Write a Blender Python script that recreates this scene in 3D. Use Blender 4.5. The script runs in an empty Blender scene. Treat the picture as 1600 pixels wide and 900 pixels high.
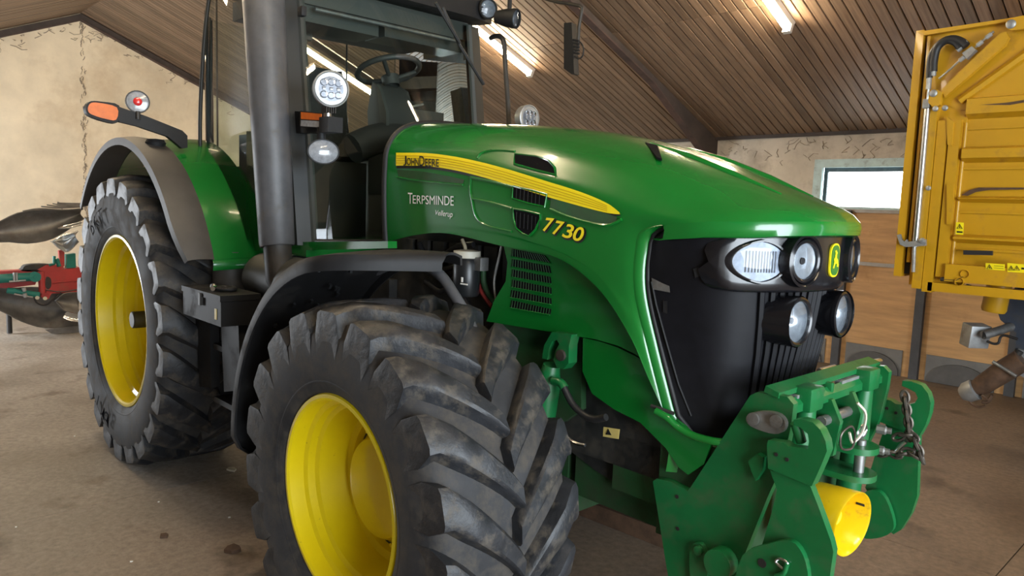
import bpy, bmesh, math, random
from mathutils import Vector, Matrix
from mathutils.bvhtree import BVHTree
random.seed(7)
S = bpy.context.scene
COL = S.collection
# ------------------------------------------------------------------ camera
CAM = Vector((5.2163, -2.5579, 1.7689)); YAW, PITCH, ROLL, F = 2.3825, -0.1107, 0.0360, 1155.2
_f = Vector((math.cos(YAW)*math.cos(PITCH), math.sin(YAW)*math.cos(PITCH), math.sin(PITCH)))
_r = _f.cross(Vector((0, 0, 1))).normalized(); _u = _r.cross(_f)
_c, _s = math.cos(ROLL), math.sin(ROLL)
RT = _c*_r + _s*_u; UP = -_s*_r + _c*_u
cam = bpy.data.cameras.new('camera'); cam.sensor_width = 36; cam.lens = F*36/1600
cam.clip_start = .05; cam.clip_end = 100
camo = bpy.data.objects.new('camera', cam); COL.objects.link(camo)
camo.matrix_world = Matrix(((RT.x, UP.x, -_f.x, CAM.x), (RT.y, UP.y, -_f.y, CAM.y), (RT.z, UP.z, -_f.z, CAM.z), (0, 0, 0, 1)))
S.camera = camo
# ------------------------------------------------------------------ world, exposure, daylight
W = bpy.data.worlds.new('world'); S.world = W; W.use_nodes = True
W.node_tree.nodes['Background'].inputs[0].default_value = (.72, .85, 1, 1)
W.node_tree.nodes['Background'].inputs[1].default_value = 3.0
S.view_settings.view_transform = 'Standard'; S.view_settings.look = 'None'
S.view_settings.exposure = 0.28; S.view_settings.gamma = 1.0
def area(name, loc, aim, sx, sy, power, colr):
    l = bpy.data.lights.new(name, 'AREA'); l.shape = 'RECTANGLE'; l.size = sx; l.size_y = sy; l.energy = power; l.color = colr
    o = bpy.data.objects.new(name, l); COL.objects.link(o); o.location = loc
    o.rotation_euler = (Vector(aim)-Vector(loc)).to_track_quat('-Z', 'Y').to_euler()
    return o
area('daylight_front_door', (9.3, -1.7, 1.7), (2.6, -1.4, .8), 4.6, 3.2, 480, (.84, .93, 1))
area('daylight_side_door', (-6.6, -4.35, 1.3), (-5.2, 0, .6), 2.2, 2.4, 330, (.90, .95, 1))

def ray(px, py): return RT*((px-800)/F) + UP*(-(py-450)/F) + _f
def on(px, py, ax, v):
    d = ray(px, py); t = (v-CAM[ax])/d[ax]; return CAM + d*t
def ony(px, py, v): return on(px, py, 1, v)
def onx(px, py, v): return on(px, py, 0, v)
def onz(px, py, v=0): return on(px, py, 2, v)

# ------------------------------------------------------------------ materials
MATS = {}
def nodes(name):
    m = bpy.data.materials.new(name); m.use_nodes = True; MATS[name] = m
    nt = m.node_tree; return m, nt, nt.nodes['Principled BSDF']
def N(nt, t, **kw):
    n = nt.nodes.new(t)
    for k, v in kw.items():
        if k in n.inputs: n.inputs[k].default_value = v
        else: setattr(n, k, v)
    return n
def ramp(nt, fac, stops):
    r = nt.nodes.new('ShaderNodeValToRGB'); el = r.color_ramp.elements
    while len(el) < len(stops): el.new(.5)
    for e, (p, c) in zip(el, stops): e.position = p; e.color = (*c, 1) if len(c) == 3 else c
    nt.links.new(fac, r.inputs[0]); return r.outputs[0]
def simple(name, c, rough=.5, metal=0, coat=0, spec=.5, var=0, scale=8, bump=0, dirt=None, dirtamt=.5, dscale=5, coord='Object', stretch=None):
    m, nt, b = nodes(name)
    b.inputs['Base Color'].default_value = (*c, 1); b.inputs['Roughness'].default_value = rough
    b.inputs['Metallic'].default_value = metal; b.inputs['Coat Weight'].default_value = coat
    b.inputs['Coat Roughness'].default_value = .06; b.inputs['Specular IOR Level'].default_value = spec
    if var or dirt or bump:
        tc = nt.nodes.new('ShaderNodeTexCoord')
        n = N(nt, 'ShaderNodeTexNoise', Scale=scale, Detail=6.0, Roughness=.62); src = tc.outputs[coord]
        if stretch:
            mp_ = nt.nodes.new('ShaderNodeMapping'); mp_.inputs['Scale'].default_value = stretch; nt.links.new(src, mp_.inputs[0]); src = mp_.outputs[0]
        nt.links.new(src, n.inputs['Vector'])
        lo = tuple(x*(1-var) for x in c); hi = tuple(min(1, x*(1+var)) for x in c)
        col = ramp(nt, n.outputs[0], [(.3, lo), (.7, hi)])
        if dirt:
            n2 = N(nt, 'ShaderNodeTexNoise', Scale=dscale, Detail=9.0, Roughness=.7); nt.links.new(tc.outputs[coord], n2.inputs['Vector'])
            f = ramp(nt, n2.outputs[0], [(max(0, .62-dirtamt*.3), (0, 0, 0)), (.78, (1, 1, 1))])
            mx = nt.nodes.new('ShaderNodeMix'); mx.data_type = 'RGBA'
            nt.links.new(f, mx.inputs[0]); nt.links.new(col, mx.inputs[6]); mx.inputs[7].default_value = (*dirt, 1)
            col = mx.outputs[2]
            rm = nt.nodes.new('ShaderNodeMapRange'); rm.inputs[3].default_value = rough; rm.inputs[4].default_value = min(1, rough+.35)
            nt.links.new(f, rm.inputs[0]); nt.links.new(rm.outputs[0], b.inputs['Roughness'])
        nt.links.new(col, b.inputs['Base Color'])
        if bump:
            bp = nt.nodes.new('ShaderNodeBump'); bp.inputs['Strength'].default_value = bump; bp.inputs['Distance'].default_value = .01
            nt.links.new(n.outputs[0], bp.inputs['Height']); nt.links.new(bp.outputs[0], b.inputs['Normal'])
    return m
def emis(name, c, s):
    m, nt, b = nodes(name); b.inputs['Base Color'].default_value = (*c, 1)
    b.inputs['Emission Color'].default_value = (*c, 1); b.inputs['Emission Strength'].default_value = s; return m
simple('green', (.005, .150, .020), .24, coat=.6, var=.05, scale=3)
simple('green_worn', (.006, .128, .034), .36, coat=.15, var=.12, scale=6, dirt=(.05, .10, .04), dirtamt=.4, dscale=9)
simple('green_dirt_shade', (.008, .075, .020), .5, var=.2, scale=7, dirt=(.035, .040, .020), dirtamt=.9, dscale=5)  # dirty running gear; also painted shade in the hood recesses
simple('yellow', (.78, .60, .005), .33, coat=.3, var=.05, scale=4, dirt=(.10, .06, .02), dirtamt=-.10, dscale=38)
simple('decal_yellow', (.88, .72, .012), .35)
simple('decal_line', (.62, .40, .005), .35)
simple('decal_white', (.85, .88, .86), .4)
simple('decal_black', (.012, .013, .012), .4)
simple('rubber', (.024, .024, .026), .72, var=.35, scale=7, bump=.35, dirt=(.095, .078, .058), dirtamt=.6, dscale=9)
simple('lug_rubber', (.018, .019, .022), .5, var=.55, scale=9, bump=.7, dirt=(.130, .106, .076), dirtamt=.45, dscale=11)
simple('rubber_dark', (.012, .012, .013), .6)
simple('black_plastic', (.012, .012, .013), .58, spec=.3, var=.2, scale=10, dirt=(.030, .027, .024), dirtamt=.3, dscale=6)
simple('black_gloss', (.008, .008, .010), .22, coat=.2)
simple('vent_black', (.005, .005, .006), .9, spec=.08)
simple('grille_black', (.005, .005, .007), .55, spec=.22, var=.3, scale=14)
simple('grey_plastic', (.062, .056, .050), .55, var=.12, scale=10)
simple('fender_lip', (.085, .080, .072), .55, var=.15, scale=10)
simple('exhaust', (.075, .075, .080), .48, var=.18, scale=12, bump=.1, dirt=(.10, .085, .065), dirtamt=.2, dscale=8)
simple('dark_metal', (.022, .020, .018), .5, var=.3, scale=12, dirt=(.06, .045, .03), dirtamt=.5, dscale=7)
simple('engine', (.020, .020, .020), .55, var=.5, scale=12, dirt=(.07, .06, .045), dirtamt=.5, dscale=10)
simple('steel', (.55, .56, .56), .28, metal=1, var=.15, scale=20)
simple('steel_dull', (.30, .30, .29), .45, metal=.8, var=.2, scale=15, dirt=(.16, .11, .07), dirtamt=.4, dscale=9)
simple('chain_steel', (.10, .085, .07), .5, metal=.7, var=.4, scale=30)
simple('chrome', (.85, .86, .88), .08, metal=1)
simple('reflector', (.52, .55, .58), .25, metal=.7, var=.25, scale=30)
simple('led_face', (.19, .21, .25), .35, metal=.3, var=.3, scale=40)
simple('amber', (.58, .125, .002), .4, var=.12, scale=30)
simple('clear_lens', (.25, .26, .28), .15, coat=.4, var=.25, scale=50)
simple('red_lens', (.55, .03, .03), .2, coat=.4)
simple('interior', (.040, .041, .038), .55)
simple('seat_cloth', (.030, .032, .030), .85, var=.3, scale=40)
simple('headliner', (.075, .075, .068), .8)
simple('cab_grey', (.055, .058, .052), .5)
simple('cab_rubber', (.018, .019, .018), .45)
simple('trailer_yellow', (.52, .28, .008), .40, coat=.15, var=.07, scale=2.5, dirt=(.33, .17, .03), dirtamt=.18, dscale=5)
simple('trailer_frame', (.035, .045, .065), .5, var=.2, scale=8, dirt=(.07, .055, .04), dirtamt=.4)
simple('galvanised', (.36, .37, .37), .45, metal=.6, var=.2, scale=9, dirt=(.2, .15, .1), dirtamt=.3)
simple('rust_brown', (.085, .045, .024), .7, var=.4, scale=14, bump=.3)
simple('plow_steel', (.17, .165, .16), .40, metal=.45, var=.35, scale=5, dirt=(.15, .115, .09), dirtamt=.3, dscale=4)
simple('plow_bright', (.60, .62, .64), .25, metal=1)
simple('plow_red', (.42, .040, .038), .42, var=.12, scale=8, dirt=(.25, .10, .07), dirtamt=.3)
simple('plow_green', (.010, .17, .14), .4, var=.15, scale=8)
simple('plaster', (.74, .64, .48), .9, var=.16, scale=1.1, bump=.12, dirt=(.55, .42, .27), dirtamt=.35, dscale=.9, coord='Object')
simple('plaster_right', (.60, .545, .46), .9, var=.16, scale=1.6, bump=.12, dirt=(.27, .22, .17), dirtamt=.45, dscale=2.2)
simple('plywood', (.50, .285, .115), .6, var=.22, scale=2.0, stretch=(1, 1, 9), dirt=(.33, .17, .07), dirtamt=.2, dscale=1.6)
simple('cobweb', (.27, .22, .17), .9)
simple('dark_boards', (.16, .13, .10), .85, var=.3, scale=3)
simple('post_dark', (.055, .055, .058), .6, var=.2)
simple('kick_grey', (.15, .145, .135), .7, var=.15, scale=6)
simple('kick_arch', (.085, .080, .075), .7, var=.2, scale=6)
simple('rail_metal', (.32, .29, .25), .5, metal=.3, var=.2)
simple('window_paint', (.50, .66, .68), .6, var=.15, scale=7, dirt=(.25, .30, .30), dirtamt=.3, dscale=12)
simple('window_dark', (.045, .085, .105), .5, var=.3, scale=12)
simple('beam_brown', (.075, .043, .036), .6, var=.3, scale=4, dirt=(.03, .025, .022), dirtamt=.6, dscale=3)
simple('beam_dark', (.050, .037, .032), .7, var=.3, scale=4)
simple('backing_dark', (.012, .009, .007), .9)
simple('lamp_body', (.5, .47, .42), .6)
simple('pto_yellow', (.85, .55, .006), .3, coat=.3, dirt=(.35, .22, .02), dirtamt=.15, dscale=18)
simple('hose', (.014, .014, .015), .5)
simple('oil_filter', (.012, .013, .014), .35)
simple('cream', (.55, .52, .42), .5)
simple('decal_pale', (.62, .50, .16), .5)
simple('straw', (.42, .36, .24), .9)
emis('tube_glow', (1, .82, .56), 95)
emis('window_sky', (.95, .98, 1), 5)
# ceiling planks: colour by board, grain along the board
m, nt, b = nodes('plank')
tc = nt.nodes.new('ShaderNodeTexCoord'); mp = nt.nodes.new('ShaderNodeMapping'); mp.inputs['Scale'].default_value = (22, 1.2, 6)
oi = nt.nodes.new('ShaderNodeObjectInfo'); va = nt.nodes.new('ShaderNodeVectorMath')
nt.links.new(tc.outputs['Object'], va.inputs[0]); nt.links.new(oi.outputs['Location'], va.inputs[1]); nt.links.new(va.outputs[0], mp.inputs[0])
n1 = N(nt, 'ShaderNodeTexNoise', Scale=2.0, Detail=6.0); nt.links.new(mp.outputs[0], n1.inputs['Vector'])
c1 = ramp(nt, n1.outputs[0], [(.3, (.135, .083, .050)), (.72, (.250, .168, .108))])
hs = nt.nodes.new('ShaderNodeHueSaturation'); mr = nt.nodes.new('ShaderNodeMapRange')
mr.inputs[3].default_value = .72; mr.inputs[4].default_value = 1.22
nt.links.new(oi.outputs['Random'], mr.inputs[0]); nt.links.new(mr.outputs[0], hs.inputs['Value']); nt.links.new(c1, hs.inputs['Color'])
nt.links.new(hs.outputs[0], b.inputs['Base Color']); b.inputs['Roughness'].default_value = .55
# concrete floor
m, nt, b = nodes('concrete')
tc = nt.nodes.new('ShaderNodeTexCoord'); ge = nt.nodes.new('ShaderNodeNewGeometry')
n1 = N(nt, 'ShaderNodeTexNoise', Scale=.9, Detail=8.0, Roughness=.6); nt.links.new(ge.outputs['Position'], n1.inputs['Vector'])
n2 = N(nt, 'ShaderNodeTexNoise', Scale=26.0, Detail=6.0, Roughness=.7); nt.links.new(ge.outputs['Position'], n2.inputs['Vector'])
c1 = ramp(nt, n1.outputs[0], [(.28, (.19, .160, .130)), (.50, (.34, .305, .262)), (.75, (.47, .435, .39))])
c2 = ramp(nt, n2.outputs[0], [(.3, (.50, .48, .46)), (.7, (1.15, 1.13, 1.1))])
mx = nt.nodes.new('ShaderNodeMix'); mx.data_type = 'RGBA'; mx.blend_type = 'MULTIPLY'; mx.inputs[0].default_value = .8
nt.links.new(c1, mx.inputs[6]); nt.links.new(c2, mx.inputs[7])
n3 = N(nt, 'ShaderNodeTexNoise', Scale=2.3, Detail=3.0, Roughness=.5); nt.links.new(ge.outputs['Position'], n3.inputs['Vector'])
st = ramp(nt, n3.outputs[0], [(.30, (.42, .36, .30)), (.42, (1, 1, 1))])
mx2 = nt.nodes.new('ShaderNodeMix'); mx2.data_type = 'RGBA'; mx2.blend_type = 'MULTIPLY'; mx2.inputs[0].default_value = .8
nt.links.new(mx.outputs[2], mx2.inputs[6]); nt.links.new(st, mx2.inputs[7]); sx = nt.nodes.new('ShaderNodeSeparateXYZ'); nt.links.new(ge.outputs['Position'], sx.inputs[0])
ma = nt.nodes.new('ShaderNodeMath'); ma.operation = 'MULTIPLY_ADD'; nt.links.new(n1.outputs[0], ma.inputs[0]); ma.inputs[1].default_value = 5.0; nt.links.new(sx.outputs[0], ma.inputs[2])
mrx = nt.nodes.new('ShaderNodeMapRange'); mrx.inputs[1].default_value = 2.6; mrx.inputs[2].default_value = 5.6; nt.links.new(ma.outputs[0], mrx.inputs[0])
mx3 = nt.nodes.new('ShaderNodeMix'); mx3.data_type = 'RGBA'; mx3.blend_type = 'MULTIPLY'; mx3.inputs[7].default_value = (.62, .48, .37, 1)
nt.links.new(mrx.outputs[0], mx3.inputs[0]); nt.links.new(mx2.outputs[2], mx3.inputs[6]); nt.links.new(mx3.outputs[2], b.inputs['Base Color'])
rg = ramp(nt, n1.outputs[0], [(.3, (.42, .42, .42)), (.7, (.75, .75, .75))]); nt.links.new(rg, b.inputs['Roughness'])
bp = nt.nodes.new('ShaderNodeBump'); bp.inputs['Strength'].default_value = .25; bp.inputs['Distance'].default_value = .01
nt.links.new(n2.outputs[0], bp.inputs['Height']); nt.links.new(bp.outputs[0], b.inputs['Normal'])
# cab glass: tinted see-through with a mirror-like surface
m, nt, b = nodes('glass'); nt.nodes.remove(b); out = nt.nodes['Material Output']
tr = nt.nodes.new('ShaderNodeBsdfTransparent'); tr.inputs[0].default_value = (.84, .91, .87, 1)
gl = nt.nodes.new('ShaderNodeBsdfGlossy'); gl.inputs['Roughness'].default_value = .015
fr = nt.nodes.new('ShaderNodeFresnel'); fr.inputs[0].default_value = 1.65
mxs = nt.nodes.new('ShaderNodeMixShader'); nt.links.new(fr.outputs[0], mxs.inputs[0]); nt.links.new(tr.outputs[0], mxs.inputs[1]); nt.links.new(gl.outputs[0], mxs.inputs[2])
nt.links.new(mxs.outputs[0], out.inputs[0])
m, nt, b = nodes('lamp_glass'); nt.nodes.remove(b); out = nt.nodes['Material Output']
tr = nt.nodes.new('ShaderNodeBsdfTransparent'); tr.inputs[0].default_value = (.93, .95, .97, 1)
gl = nt.nodes.new('ShaderNodeBsdfGlossy'); gl.inputs['Roughness'].default_value = .04
fr = nt.nodes.new('ShaderNodeFresnel'); fr.inputs[0].default_value = 1.5
mxs = nt.nodes.new('ShaderNodeMixShader'); nt.links.new(fr.outputs[0], mxs.inputs[0]); nt.links.new(tr.outputs[0], mxs.inputs[1]); nt.links.new(gl.outputs[0], mxs.inputs[2])
nt.links.new(mxs.outputs[0], out.inputs[0])

# ------------------------------------------------------------------ mesh helpers
def link(name, me, mat, parent=None, smooth=None):
    if mat: me.materials.append(MATS[mat])
    o = bpy.data.objects.new(name, me); COL.objects.link(o)
    if parent: o.parent = parent
    if smooth is not None:
        for p in me.polygons: p.use_smooth = True
        me.set_sharp_from_angle(angle=math.radians(smooth))
    return o
def fin(name, bm, mat, parent=None, smooth=None, bevel=0, seg=2):
    if bevel:
        es = [e for e in bm.edges if len(e.link_faces) == 2 and e.calc_face_angle(0) > .5]
        if es: bmesh.ops.bevel(bm, geom=es, offset=bevel, segments=seg, profile=.6, affect='EDGES', clamp_overlap=True)
    bmesh.ops.recalc_face_normals(bm, faces=bm.faces)
    me = bpy.data.meshes.new(name); bm.to_mesh(me); bm.free()
    return link(name, me, mat, parent, smooth)
def thing(name, label, cat, loc=(0, 0, 0), group=None):
    o = bpy.data.objects.new(name, None); COL.objects.link(o); o.location = loc; o.empty_display_size = .1
    tag(o, label, cat, group); return o
def tag(o, label, cat, group=None):
    o['label'] = label; o['category'] = cat
    if group: o['group'] = group
    return o
def struct(o, label=None, cat=None):
    o['kind'] = 'structure'
    if label: o['label'] = label
    if cat: o['category'] = cat
    return o
def bbox(bm, lo, hi):
    vs = [bm.verts.new((x, y, z)) for x in (lo[0], hi[0]) for y in (lo[1], hi[1]) for z in (lo[2], hi[2])]
    for f in ((0, 1, 3, 2), (4, 6, 7, 5), (0, 4, 5, 1), (2, 3, 7, 6), (0, 2, 6, 4), (1, 5, 7, 3)): bm.faces.new([vs[i] for i in f])
def box(name, lo, hi, mat, parent=None, bevel=.004):
    bm = bmesh.new(); bbox(bm, lo, hi); return fin(name, bm, mat, parent, 40 if bevel else None, bevel)
def obox(name, c, size, mat, parent=None, rot=(0, 0, 0), bevel=.004):
    bm = bmesh.new(); bbox(bm, [-s/2 for s in size], [s/2 for s in size])
    from mathutils import Euler
    bmesh.ops.transform(bm, matrix=Matrix.Translation(Vector(c)) @ Euler(rot).to_matrix().to_4x4(), verts=bm.verts)
    return fin(name, bm, mat, parent, 40 if bevel else None, bevel)
def prism(name, pts, d, mat, parent=None, bevel=.004, seg=2):
    """outline of 3-D points pushed along d"""
    bm = bmesh.new(); d = Vector(d)
    a = [bm.verts.new(p) for p in pts]; b_ = [bm.verts.new(Vector(p)+d) for p in pts]; n = len(pts)
    bm.faces.new(a); bm.faces.new(b_[::-1])
    for i in range(n): bm.faces.new((a[i], b_[i], b_[(i+1) % n], a[(i+1) % n]))
    return fin(name, bm, mat, parent, 40, bevel, seg)
def yplate(name, px, y, th, mat, parent=None, bevel=.005, smooth_pts=0):
    """plate standing in a plane of constant y, outline given in photo pixels"""
    if smooth_pts: px = closed_spline(px, smooth_pts)
    return prism(name, [ony(a, b_, y) for a, b_ in px], (0, th, 0), mat, parent, bevel)
def xplate(name, px, x, th, mat, parent=None, bevel=.004):
    return prism(name, [onx(a, b_, x) for a, b_ in px], (th, 0, 0), mat, parent, bevel)
def cr(p0, p1, p2, p3, t):
    return [.5*(2*b_+(c-a)*t+(2*a-5*b_+4*c-d)*t*t+(-a+3*b_-3*c+d)*t**3) for a, b_, c, d in zip(p0, p1, p2, p3)]
def spline(pts, n):
    """open Catmull-Rom resampled at n points, by chord length"""
    P = [list(p) for p in pts]; P = [[2*a-b_ for a, b_ in zip(P[0], P[1])]] + P + [[2*a-b_ for a, b_ in zip(P[-1], P[-2])]]
    dense = []
    for i in range(1, len(P)-2):
        for k in range(16): dense.append(cr(P[i-1], P[i], P[i+1], P[i+2], k/16))
    dense.append(P[-2])
    L = [0]
    for a, b_ in zip(dense, dense[1:]): L.append(L[-1]+math.dist(a, b_))
    res = []; j = 0
    for k in range(n):
        t = L[-1]*k/(n-1)
        while j < len(L)-2 and L[j+1] < t: j += 1
        f = (t-L[j])/max(1e-9, L[j+1]-L[j]); res.append([a+(b_-a)*f for a, b_ in zip(dense[j], dense[j+1])])
    return res
def closed_spline(pts, k):
    n = len(pts); r = []
    for i in range(n):
        for j in range(k): r.append(cr(pts[i-1], pts[i], pts[(i+1) % n], pts[(i+2) % n], j/k))
    return r
def tube(name, pts, r, mat, parent=None, n=10, k=0, closed=False, cap=True):
    pts = [Vector(p) for p in pts]
    if k: pts = [Vector(p) for p in (spline(pts, k) if not closed else closed_spline([list(p) for p in pts], k))]
    bm = bmesh.new(); tube_bm(bm, pts, r, n, closed, cap); return fin(name, bm, mat, parent, 50)
def tube_bm(bm, pts, r, n=10, closed=False, cap=True):
    rs = r if isinstance(r, (list, tuple)) else [r]*len(pts)
    rings = []; m_ = len(pts); ref = None
    for i, p in enumerate(pts):
        a = pts[i-1] if (i or closed) else p; b_ = pts[(i+1) % m_] if (i < m_-1 or closed) else p
        t = (b_-a).normalized()
        if ref is None: ref = t.orthogonal()
        ref = (ref - t*ref.dot(t)).normalized(); q = t.cross(ref)
        rings.append([bm.verts.new(p+(ref*math.cos(2*math.pi*j/n)+q*math.sin(2*math.pi*j/n))*rs[i]) for j in range(n)])
    rng = range(m_ if closed else m_-1)
    for i in rng:
        A, B = rings[i], rings[(i+1) % m_]
        for j in range(n): bm.faces.new((A[j], A[(j+1) % n], B[(j+1) % n], B[j]))
    if cap and not closed: bm.faces.new(rings[0][::-1]); bm.faces.new(rings[-1])
def lathe(name, prof, c, axis, mat, parent=None, n=40, smooth=35, closed=False, sc=(1, 1)):
    """prof: (along axis, radius)"""
    bm = bmesh.new(); c = Vector(c); ax = Vector(axis).normalized()
    e1 = ax.cross(Vector((0, 0, 1)));  e1 = e1.normalized() if e1.length > .01 else Vector((1, 0, 0)); e2 = ax.cross(e1)
    rings = []
    for a, r in prof:
        if r < 1e-6: rings.append([bm.verts.new(c+ax*a)])
        else: rings.append([bm.verts.new(c+ax*a+(e1*math.cos(2*math.pi*j/n)*sc[0]+e2*math.sin(2*math.pi*j/n)*sc[1])*r) for j in range(n)])
    m_ = len(rings)
    for i in range(m_ if closed else m_-1):
        A, B = rings[i], rings[(i+1) % m_]
        for j in range(n):
            k = (j+1) % n
            if len(A) == 1 and len(B) == 1: continue
            if len(A) == 1: bm.faces.new((A[0], B[k], B[j]))
            elif len(B) == 1: bm.faces.new((A[j], A[k], B[0]))
            else: bm.faces.new((A[j], A[k], B[k], B[j]))
    return fin(name, bm, mat, parent, smooth)
def grid(name, P, mat, parent=None, smooth=50, thick=0):
    bm = bmesh.new(); V = [[bm.verts.new(p) for p in row] for row in P]
    for a, b_ in zip(V, V[1:]):
        for i in range(len(a)-1):
            try: bm.faces.new((a[i], a[i+1], b_[i+1], b_[i]))
            except ValueError: pass
    if thick:
        bmesh.ops.recalc_face_normals(bm, faces=bm.faces)
        bmesh.ops.solidify(bm, geom=bm.faces[:], thickness=thick)
    return fin(name, bm, mat, parent, smooth)
def child_copy(o, parent, mw=None):
    c = o.copy(); COL.objects.link(c); c.parent = parent
    if mw is not None: c.matrix_local = mw
    return c
def text_mesh(s, shear=0, size=1, bold=0):
    cu = bpy.data.curves.new('lettering', 'FONT'); cu.body = s; cu.size = size; cu.shear = shear; cu.resolution_u = 4; cu.offset = bold
    o = bpy.data.objects.new('lettering', cu); COL.objects.link(o)
    bpy.context.view_layer.update()
    me = bpy.data.meshes.new_from_object(o.evaluated_get(bpy.context.evaluated_depsgraph_get()))
    bpy.data.objects.remove(o); return me

# ================================================================== THE BARN
XB, XF, YR, YL, ZE, SL = -10.4, 9.6, 6.4, -4.4, 2.78, .42
YRIDGE = 1.17; ZR = ZE + SL*(YR-YRIDGE); ZEL = ZR - SL*(YRIDGE-YL)
def cz(y): return ZR - SL*abs(y-YRIDGE)
floor = struct(box('floor', (XB-.2, YL-.2, -.30), (XF+.2, YR+.2, -.03), 'backing_dark', None, 0), 'stained grey brown concrete barn floor with straight joints', 'floor')
xs = [XB, -6.6, -2.95, .70, 4.35, XF]; ys = [YL, 1.7, YR]
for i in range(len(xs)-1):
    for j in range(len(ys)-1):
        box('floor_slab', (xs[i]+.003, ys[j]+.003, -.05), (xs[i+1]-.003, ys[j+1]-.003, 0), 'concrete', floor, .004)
# gable wall behind
bm = bmesh.new()
def prism_bm(bm, pts, d):
    a = [bm.verts.new(p) for p in pts]; b_ = [bm.verts.new(Vector(p)+Vector(d)) for p in pts]; n = len(pts)
    bm.faces.new(a); bm.faces.new(b_[::-1])
    for i in range(n): bm.faces.new((a[i], b_[i], b_[(i+1) % n], a[(i+1) % n]))
prism_bm(bm, [(XB, YL, -.05), (XB, YR, -.05), (XB, YR, ZE), (XB, YRIDGE, ZR), (XB, YL, ZEL)], (-.2, 0, 0))
gable = struct(fin('wall_back', bm, 'plaster'), 'cream plastered gable wall with a cracked vertical seam', 'wall')
# cracked seam and cobwebs on the gable: thin raised stains
def strands(name, pts_fn, count, parent, mat='cobweb', r=.008):
    bm = bmesh.new()
    for _ in range(count):
        ps = pts_fn(); tube_bm(bm, [Vector(p) for p in ps], r*random.uniform(.5, 1.2), 4)
    o = fin(name, bm, mat, parent); o['kind'] = 'stuff'; return o
def seam():
    z = random.uniform(1.2, ZR-.1); y = YRIDGE+.02+random.gauss(0, .02)
    return [(XB+.004, y+random.uniform(-.02, .02), z+k*.035) for k in range(3)]
strands('wall_crack', seam, 130, gable, r=.007)
def web():
    y = random.choice((random.uniform(-.9, YRIDGE), random.uniform(YRIDGE, 4))); z = cz(y)-.14-abs(random.gauss(0, .12))
    p = [y, z]; out = []
    for k in range(4): out.append((XB+.006, p[0], p[1])); p[0] += random.uniform(-.09, .09); p[1] += random.uniform(-.05, .04)
    return out
strands('cobweb', web, 60, gable, r=.007)
# right wall: plaster, plywood cladding, rail, posts, kick plates, window
WX0, WX1, WZ0, WZ1 = 1.085, 2.62, 1.86, 2.457
bm = bmesh.new()
for lo, hi in (((XB, YR, -.05), (WX0, YR+.25, ZE)), ((WX1, YR, -.05), (XF, YR+.25, ZE)), ((WX0, YR, -.05), (WX1, YR+.25, WZ0)), ((WX0, YR, WZ1), (WX1, YR+.25, ZE))): bbox(bm, lo, hi)
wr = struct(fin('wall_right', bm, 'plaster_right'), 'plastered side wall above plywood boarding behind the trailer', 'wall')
def webr():
    x = random.uniform(-1.5, 2.4); z = ZE-.03-abs(random.gauss(0, .13)); p = [x, z]; out = []
    for k in range(4): out.append((p[0], YR-.005, p[1])); p[0] += random.uniform(-.07, .07); p[1] -= random.uniform(-.01, .06)
    return out
strands('cobweb', webr, 60, wr, r=.0035)
px_ = [-2.2, -1.28, -.36, .58, 1.50, 2.38, 3.30, 4.22, 5.1]
for a, b_ in zip(px_, px_[1:]):
    box('plywood_panel', (a+.06, YR-.022, 0), (b_+.02, YR-.002, 1.225), 'plywood', wr, .002)
    box('plywood_panel', (a+.06, YR-.022, 1.262), (b_+.02, YR-.002, 1.845), 'plywood', wr, .002)
    k = box('kick_plate', (a+.15, YR-.040, 0), (b_-.10, YR-.022, .295), 'kick_grey', wr, .002)
    cx = (a+b_)/2+.03; w = (b_-a)*.33
    pts = [(cx-w, YR-.040, .004)] + [(cx-w*math.cos(t), YR-.040, .02+.215*math.sin(t)) for t in [i*math.pi/14 for i in range(15)]] + [(cx+w, YR-.040, .004)]
    prism('arched_flap', pts, (0, -.030, 0), 'kick_arch', k, .006)
    box('post', (b_-.005, YR-.085, 0), (b_+.085, YR-.003, 1.86), 'post_dark', wr, .004)
box('rail', (-2.2, YR-.035, 1.222), (5.1, YR-.002, 1.264), 'rail_metal', wr, .003)
box('top_rail', (-2.2, YR-.04, 1.835), (5.1, YR-.002, 1.872), 'rail_metal', wr, .003)
box('eave_trim', (XB, YR-.05, ZE-.035), (XF, YR-.001, ZE+.005), 'beam_dark', wr, .003)
win = struct(box('window_1', (WX0, YR+.13, WZ0), (WX1, YR+.15, WZ1), 'window_sky', None, 0), 'narrow barn window with pale blue painted frame beside the trailer', 'window')
for lo, hi in (((WX0-.0, YR-.03, WZ1-.095), (WX1, YR+.02, WZ1+.003)), ((WX0-.003, YR-.03, WZ0), (WX0+.10, YR+.02, WZ1-.095)), ((WX0, YR-.03, WZ0), (WX1, YR+.02, WZ0+.04))): box('window_frame', lo, hi, 'window_paint', win, .004)
for lo, hi in (((WX0+.10, YR+.03, WZ1-.145), (WX1, YR+.06, WZ1-.09)), ((WX0+.10, YR+.03, WZ0+.03), (WX0+.145, YR+.06, WZ1-.14))): box('sash', lo, hi, 'window_dark', win, .003)
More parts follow.
